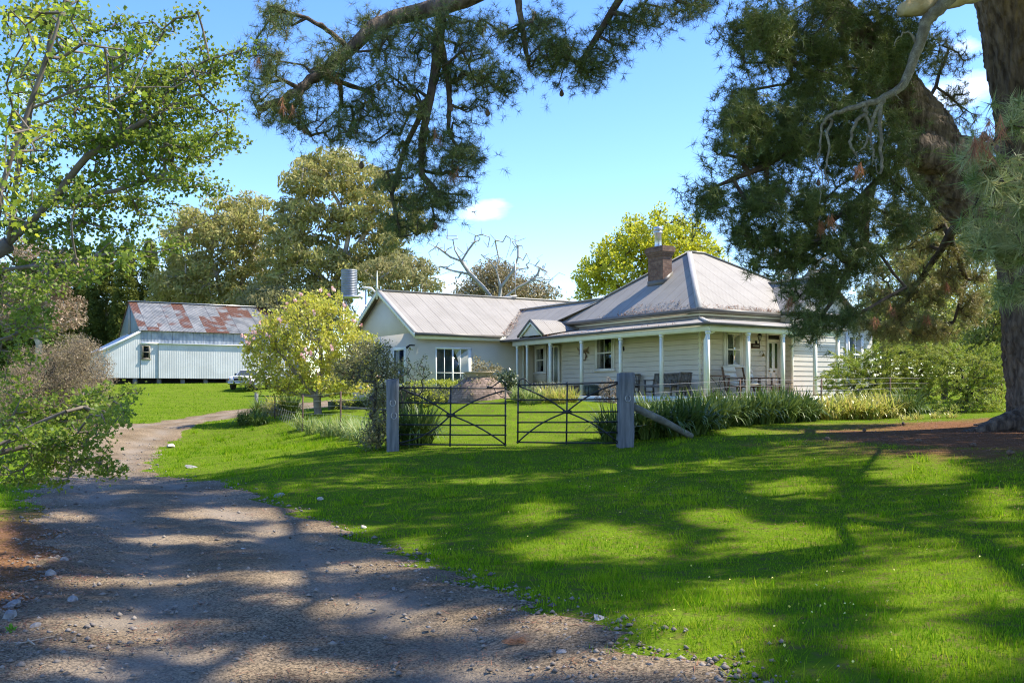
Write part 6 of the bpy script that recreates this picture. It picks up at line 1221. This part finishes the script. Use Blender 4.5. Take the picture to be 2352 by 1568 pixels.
x,y=G(1415,21.2)[:2]; clumpthing('strappy agapanthus at the foot of the right gate post, behind the gate bars',x,y,.7,.82,260,.034,ag_d,201,None)
i=0
for px,Y in [(1480,21.3),(1530,21.5),(1585,21.9),(1560,23.0),(1640,23.2),(1500,23.2),(1695,24),(1660,24.8),(1745,24.8),(1720,25.8),(1795,25.6),(1775,26.6),(1845,26.4),(1830,27.4),(1620,24.2)]:
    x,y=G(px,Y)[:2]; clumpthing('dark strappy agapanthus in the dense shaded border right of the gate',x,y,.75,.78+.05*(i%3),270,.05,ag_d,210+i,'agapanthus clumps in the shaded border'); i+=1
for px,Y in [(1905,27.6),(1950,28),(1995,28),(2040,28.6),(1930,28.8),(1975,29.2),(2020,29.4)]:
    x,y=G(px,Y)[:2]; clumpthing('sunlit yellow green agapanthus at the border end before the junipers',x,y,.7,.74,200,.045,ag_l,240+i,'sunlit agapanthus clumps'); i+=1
x,y=G(2085,29)[:2]; clumpthing('darker fine strappy clump at the far right end of the border',x,y,.7,.95,280,.025,ag_d,260,None)
for px,Y in [(640,40),(600,41),(665,39.5)]:
    x,y=G(px,Y)[:2]; clumpthing('lush strappy clump inside the far corner post of the left fence',x,y,.7,.9,260,.035,ag_l if px==640 else ag_d,270+i,'strappy clumps by the corner post'); i+=1
for px,Y in [(565,37),(590,36.5)]:
    x,y=G(px,Y)[:2]; clumpthing('bushy dark clump outside the corner post on the grass bank',x,y,.6,.55,240,.03,ag_d,276+i,'bushy clumps outside the corner post'); i+=1
for px,Y in [(720,31.5),(755,30),(800,28),(835,26),(780,29.5),(830,24.5),(700,33.5),(815,26.8),(848,23.2)]:
    x,y=G(px,Y)[:2]; clumpthing('pale strappy iris clump in the rough strip along the left wire fence',x,y,.6,.62,120,.03,ag_p,280+i,'iris clumps along the left fence','iris_clump'); i+=1
for px,Y in [(1195,29.5),(1225,29),(1255,29.8),(1285,29.3),(1310,30)]:
    x,y=G(px,Y)[:2]; clumpthing('low pale strappy lily clump on the lawn behind the right gate leaf',x,y,.5,.5,200,.022,ag_p if px<1240 else ag_l,300+i,'lily clumps on the garden lawn','lily_clump'); i+=1
for px,Y in [(2110,27.2),(2150,27.5),(2185,27.3),(1560+520,26.8)]:
    x,y=G(px,Y)[:2]; clumpthing('small fresh green weed tuft at the edge of the needle litter',x,y,.3,.22,70,.02,ag_l,320+i,'weed tufts by the needle litter','weed_tuft'); i+=1
# garden bed edging
for q,(px,Y) in enumerate([(1985,21.5),(2110,18.2),(2235,17.2),(2075,23.5),(2320,15.2),(1900,19.6)]):
    c=G(px,Y); mb=MB(lambda p: (p[0]*math.cos(q)-p[2]*math.sin(q)+c[0],p[0]*math.sin(q)+p[2]*math.cos(q)+c[1],p[1]+c[2]+.045)); s=.042; mb.lathe((0,0,0),[(.004,-s*1.4),(s*.8,-s*.9),(s,-.2*s),(s*.8,.6*s),(s*.35,1.4*s),(.003,1.7*s)],9); tag(mb.build('pine_cone',cone_m),'brown pine cone lying on the red needle litter left of the pine trunk','pine cone','fallen pine cones on the needle litter')
a=G(790,40);b=G(930,36.5); mb=MB(); mb.bar(a+[0,0,.05],b+[0,0,.05],.12,.12); tag(mb.build('garden_edging',grey_wood),'low dark timber edging behind the magnolia trunk','edging')
a=G(1172,31.5); r=thing('stone_trough','low dark stone trough by the dark round bush','trough',a); mb=MB(); c=a; 
for (x0,x1,y0,y1) in ((-.55,.55,-.25,-.17),(-.55,.55,.17,.25),(-.55,-.47,-.17,.17),(.47,.55,-.17,.17)): mb.box(c[0]+x0,c[0]+x1,c[1]+y0,c[1]+y1,c[2],c[2]+.22)
mb.box(c[0]-.46,c[0]+.46,c[1]-.165,c[1]+.165,c[2],c[2]+.16); mb.build('trough_body',mat('dark_stone',(.06,.055,.05),(.1,.09,.08),rough=.95),r)
# =====================================================================  hawthorn in the left foreground
hl=mat('hawthorn_leaf',(.05,.115,.014),(.10,.175,.02),scale=1.4,rough=.5,spec=.3,trans=.42,c3=(.22,.28,.04),attr=True)
hb=mat('hawthorn_bark',(.10,.08,.06),(.19,.16,.13),scale=8,rough=.9)
hx,hy=-6.6,8.6; ht=thing('hawthorn_tree','leafy hawthorn overhanging the left side of the drive in the foreground','tree',(hx,hy,gz(hx,hy)))
HS=[[np.array([hx,hy,gz(hx,hy)-.2]),np.array([-6.3,8.7,-.4]),np.array([-5.9,8.8,.5])],
 [np.array([-5.9,8.8,.5]),at(20,560,8.8),at(110,470,8.7),at(200,360,8.6),at(310,290,8.6),at(400,240,8.5)],[at(20,560,8.8),at(40,400,8.4),at(70,250,8.2),at(110,120,8.0),at(130,10,8)],
 [np.array([-6.1,8.8,.2]),at(10,620,8.6),at(180,600,8.3),at(300,570,8.2),at(410,530,8.1),at(500,500,8.1)],[np.array([-6.3,8.7,-.4]),at(0,780,8.4),at(90,750,8.2),at(200,790,8.1)],
 [np.array([-6.3,8.7,-.6]),at(0,1020,8.5),at(80,975,8.6),at(150,945,8.6)],[np.array([-6.3,8.7,-.6]),at(0,1040,8.4),at(70,1020,8.5),at(120,1030,8.5)],[at(110,470,8.7),at(260,440,8.6),at(380,400,8.5)],[at(70,250,8.2),at(200,200,8.2),at(320,120,8.1),at(400,60,8.1)],[at(200,200,8.2),at(400,200,8.2),at(500,150,8.2),at(570,100,8.2)]]
# branch sprays (start, end) -> dense leafed shoots
sprays=[((60,60),(200,20)),((100,120),(290,40)),((150,170),(320,90)),((250,110),(450,20)),((180,200),(380,70)),((250,180),(420,150)),((300,190),(530,135)),((300,200),(560,170)),((420,150),(590,110)),((440,120),(470,80)),((150,260),(400,230)),((200,290),(500,280)),((260,260),(460,240)),((280,300),(570,330)),((260,330),(520,340)),((200,340),(480,360)),((300,360),(440,400)),((300,390),(520,440)),((400,390),(500,430)),((200,380),(420,420)),((60,330),(260,330)),((60,400),(240,400)),((20,450),(220,440)),((100,470),(330,450)),((200,460),(400,470)),((280,440),(380,510)),((20,530),(240,500)),((120,520),(330,520)),((60,560),(300,570)),((200,590),(420,560)),((100,620),(330,590)),((20,600),(200,640)),((0,150),(120,150)),((0,230),(150,230)),((0,80),(100,60)),((0,20),(150,0)),((0,300),(110,300)),((180,90),(190,20)),((10,370),(120,370)),
 ((0,660),(140,670)),((0,700),(130,720)),((20,760),(120,770)),((0,720),(110,760)),((0,800),(90,825)),((0,860),(70,885)),((0,925),(85,935)),((0,640),(110,650)),((60,960),(250,890)),((150,930),(320,885)),((170,950),(300,920)),((190,940),(290,960)),((0,950),(150,960)),((0,1000),(200,1010)),((60,1020),(250,1000)),((100,1010),(260,1080)),((0,1060),(160,1050)),((0,1090),(150,1100)),((40,1040),(220,1075)),((120,1000),(290,950)),((200,1050),(288,1075)),
 ((0,480),(100,480)),((0,510),(130,540)),((150,310),(350,310)),((240,230),(350,200)),((350,330),(540,300)),((330,220),(500,200)),((350,260),(545,250)),((120,200),(260,240)),((120,300),(240,280)),((150,430),(300,410)),((60,180),(180,140))]
rh=np.random.default_rng(400); T=[];SD=[]
for (a,b) in sprays:
    Y=8.1+1.3*rh.random(); dY=.5*rh.normal(); n=int(math.hypot(b[0]-a[0],b[1]-a[1])/8); 
    for k in range(n):
        t=(k+.7)/n; base=at(a[0]+(b[0]-a[0])*t,a[1]+(b[1]-a[1])*t+8*math.sin(t*3),Y+dY*t); w_=.075*(1-.7*t)
        for q in range(2 if (t<.6 and k%2) else 1): T.append(base+rh.normal(size=3)*w_)
T=np.array(T); V,Fc,dirs,_=grow(rh,HS,T,.13,.08,0,.0030,rmax=.032,bias=.03,pw=.38); put('branches',V,Fc,hb,ht)
mb=MB(); mb.tube([HS[0][0],HS[0][1],HS[0][2],at(20,560,8.8)],[.16,.13,.10,.07],12); mb.build('trunk',hb,ht,smooth=True)
# lobed leaves: three small blades fanned from one point
n=16; c=np.repeat(T,n,0)+rh.normal(size=(len(T)*n,3))*.042; N=len(c); ax=unit(rh.normal(size=(N,3))+[.3,0,.35]); nm=unit(rh.normal(size=(N,3))+[0,0,.8]); s=unit(np.cross(ax,nm)); Lf=.038*(.7+.6*rh.random((N,1)))
V=np.stack([c,c+ax*Lf*.45+s*Lf*.5,c+ax*Lf*.62+s*Lf*.18,c+ax*Lf,c+ax*Lf*.62-s*Lf*.18,c+ax*Lf*.45-s*Lf*.5],1).reshape(-1,3); put('foliage',V,np.arange(len(V)).reshape(-1,6),hl,ht,attr=np.repeat(rh.random(len(T)),n)*.6+.4*rh.random(N))
# nearer bright maple-like shoots at the top left
ml=mat('near_leaf',(.12,.22,.02),(.19,.29,.025),scale=3,rough=.45,trans=.5,c3=(.32,.36,.035),attr=True)
nt_=thing('sycamore_sapling','young sycamore stem with large bright leaves at the top left edge','tree',(-2.72,5.0,gz(-2.72,5.0)))
NS=[[np.array([-2.75,5.0,gz(-2.75,5)-.1]),at(-60,900,5),at(-20,620,5),at(0,440,5),at(30,350,5),at(75,220,5),at(110,130,5),at(140,30,5),at(160,-60,5)]]
TT=[]
for (a,b) in [((20,380),(90,310)),((0,420),(60,400)),((40,300),(150,290)),((60,240),(100,180)),((90,170),(190,100)),((90,130),(60,60)),((120,90),(240,110)),((130,40),(60,20)),((140,30),(180,0)),((100,150),(360,105)),((200,260),(300,210)),((0,350),(110,345)),((10,330),(30,250)),((0,500),(60,510)),((0,200),(60,170)),((20,60),(20,20)),((10,430),(20,470))]:
    for k in range(4): t=(k+1)/4; TT.append(at(a[0]+(b[0]-a[0])*t,a[1]+(b[1]-a[1])*t,5+.25*rh.normal()))
TT=np.array(TT); V,Fc,_,_=grow(rh,NS,TT,.1,.08,0,.0028,rmax=.016,pw=.4); put('stem',V,Fc,hb,nt_)
n=12; c=np.repeat(TT,n,0)+rh.normal(size=(len(TT)*n,3))*.04; N=len(c); ax=unit(rh.normal(size=(N,3))+[.2,0,-.1]); nm=unit(rh.normal(size=(N,3))+[0,0,1.]); s=unit(np.cross(ax,nm)); Lf=.031*(.6+.7*rh.random((N,1)))
V=np.stack([c,c+ax*Lf*.2+s*Lf*.45,c+ax*Lf*.5+s*Lf*.25,c+ax*Lf*.65+s*Lf*.48,c+ax*Lf*.7+s*Lf*.14,c+ax*Lf,c+ax*Lf*.7-s*Lf*.14,c+ax*Lf*.65-s*Lf*.48,c+ax*Lf*.5-s*Lf*.25,c+ax*Lf*.2-s*Lf*.45],1).reshape(-1,3); put('foliage',V,np.arange(len(V)).reshape(-1,10),ml,nt_,attr=np.repeat(rh.random(len(TT)),n))
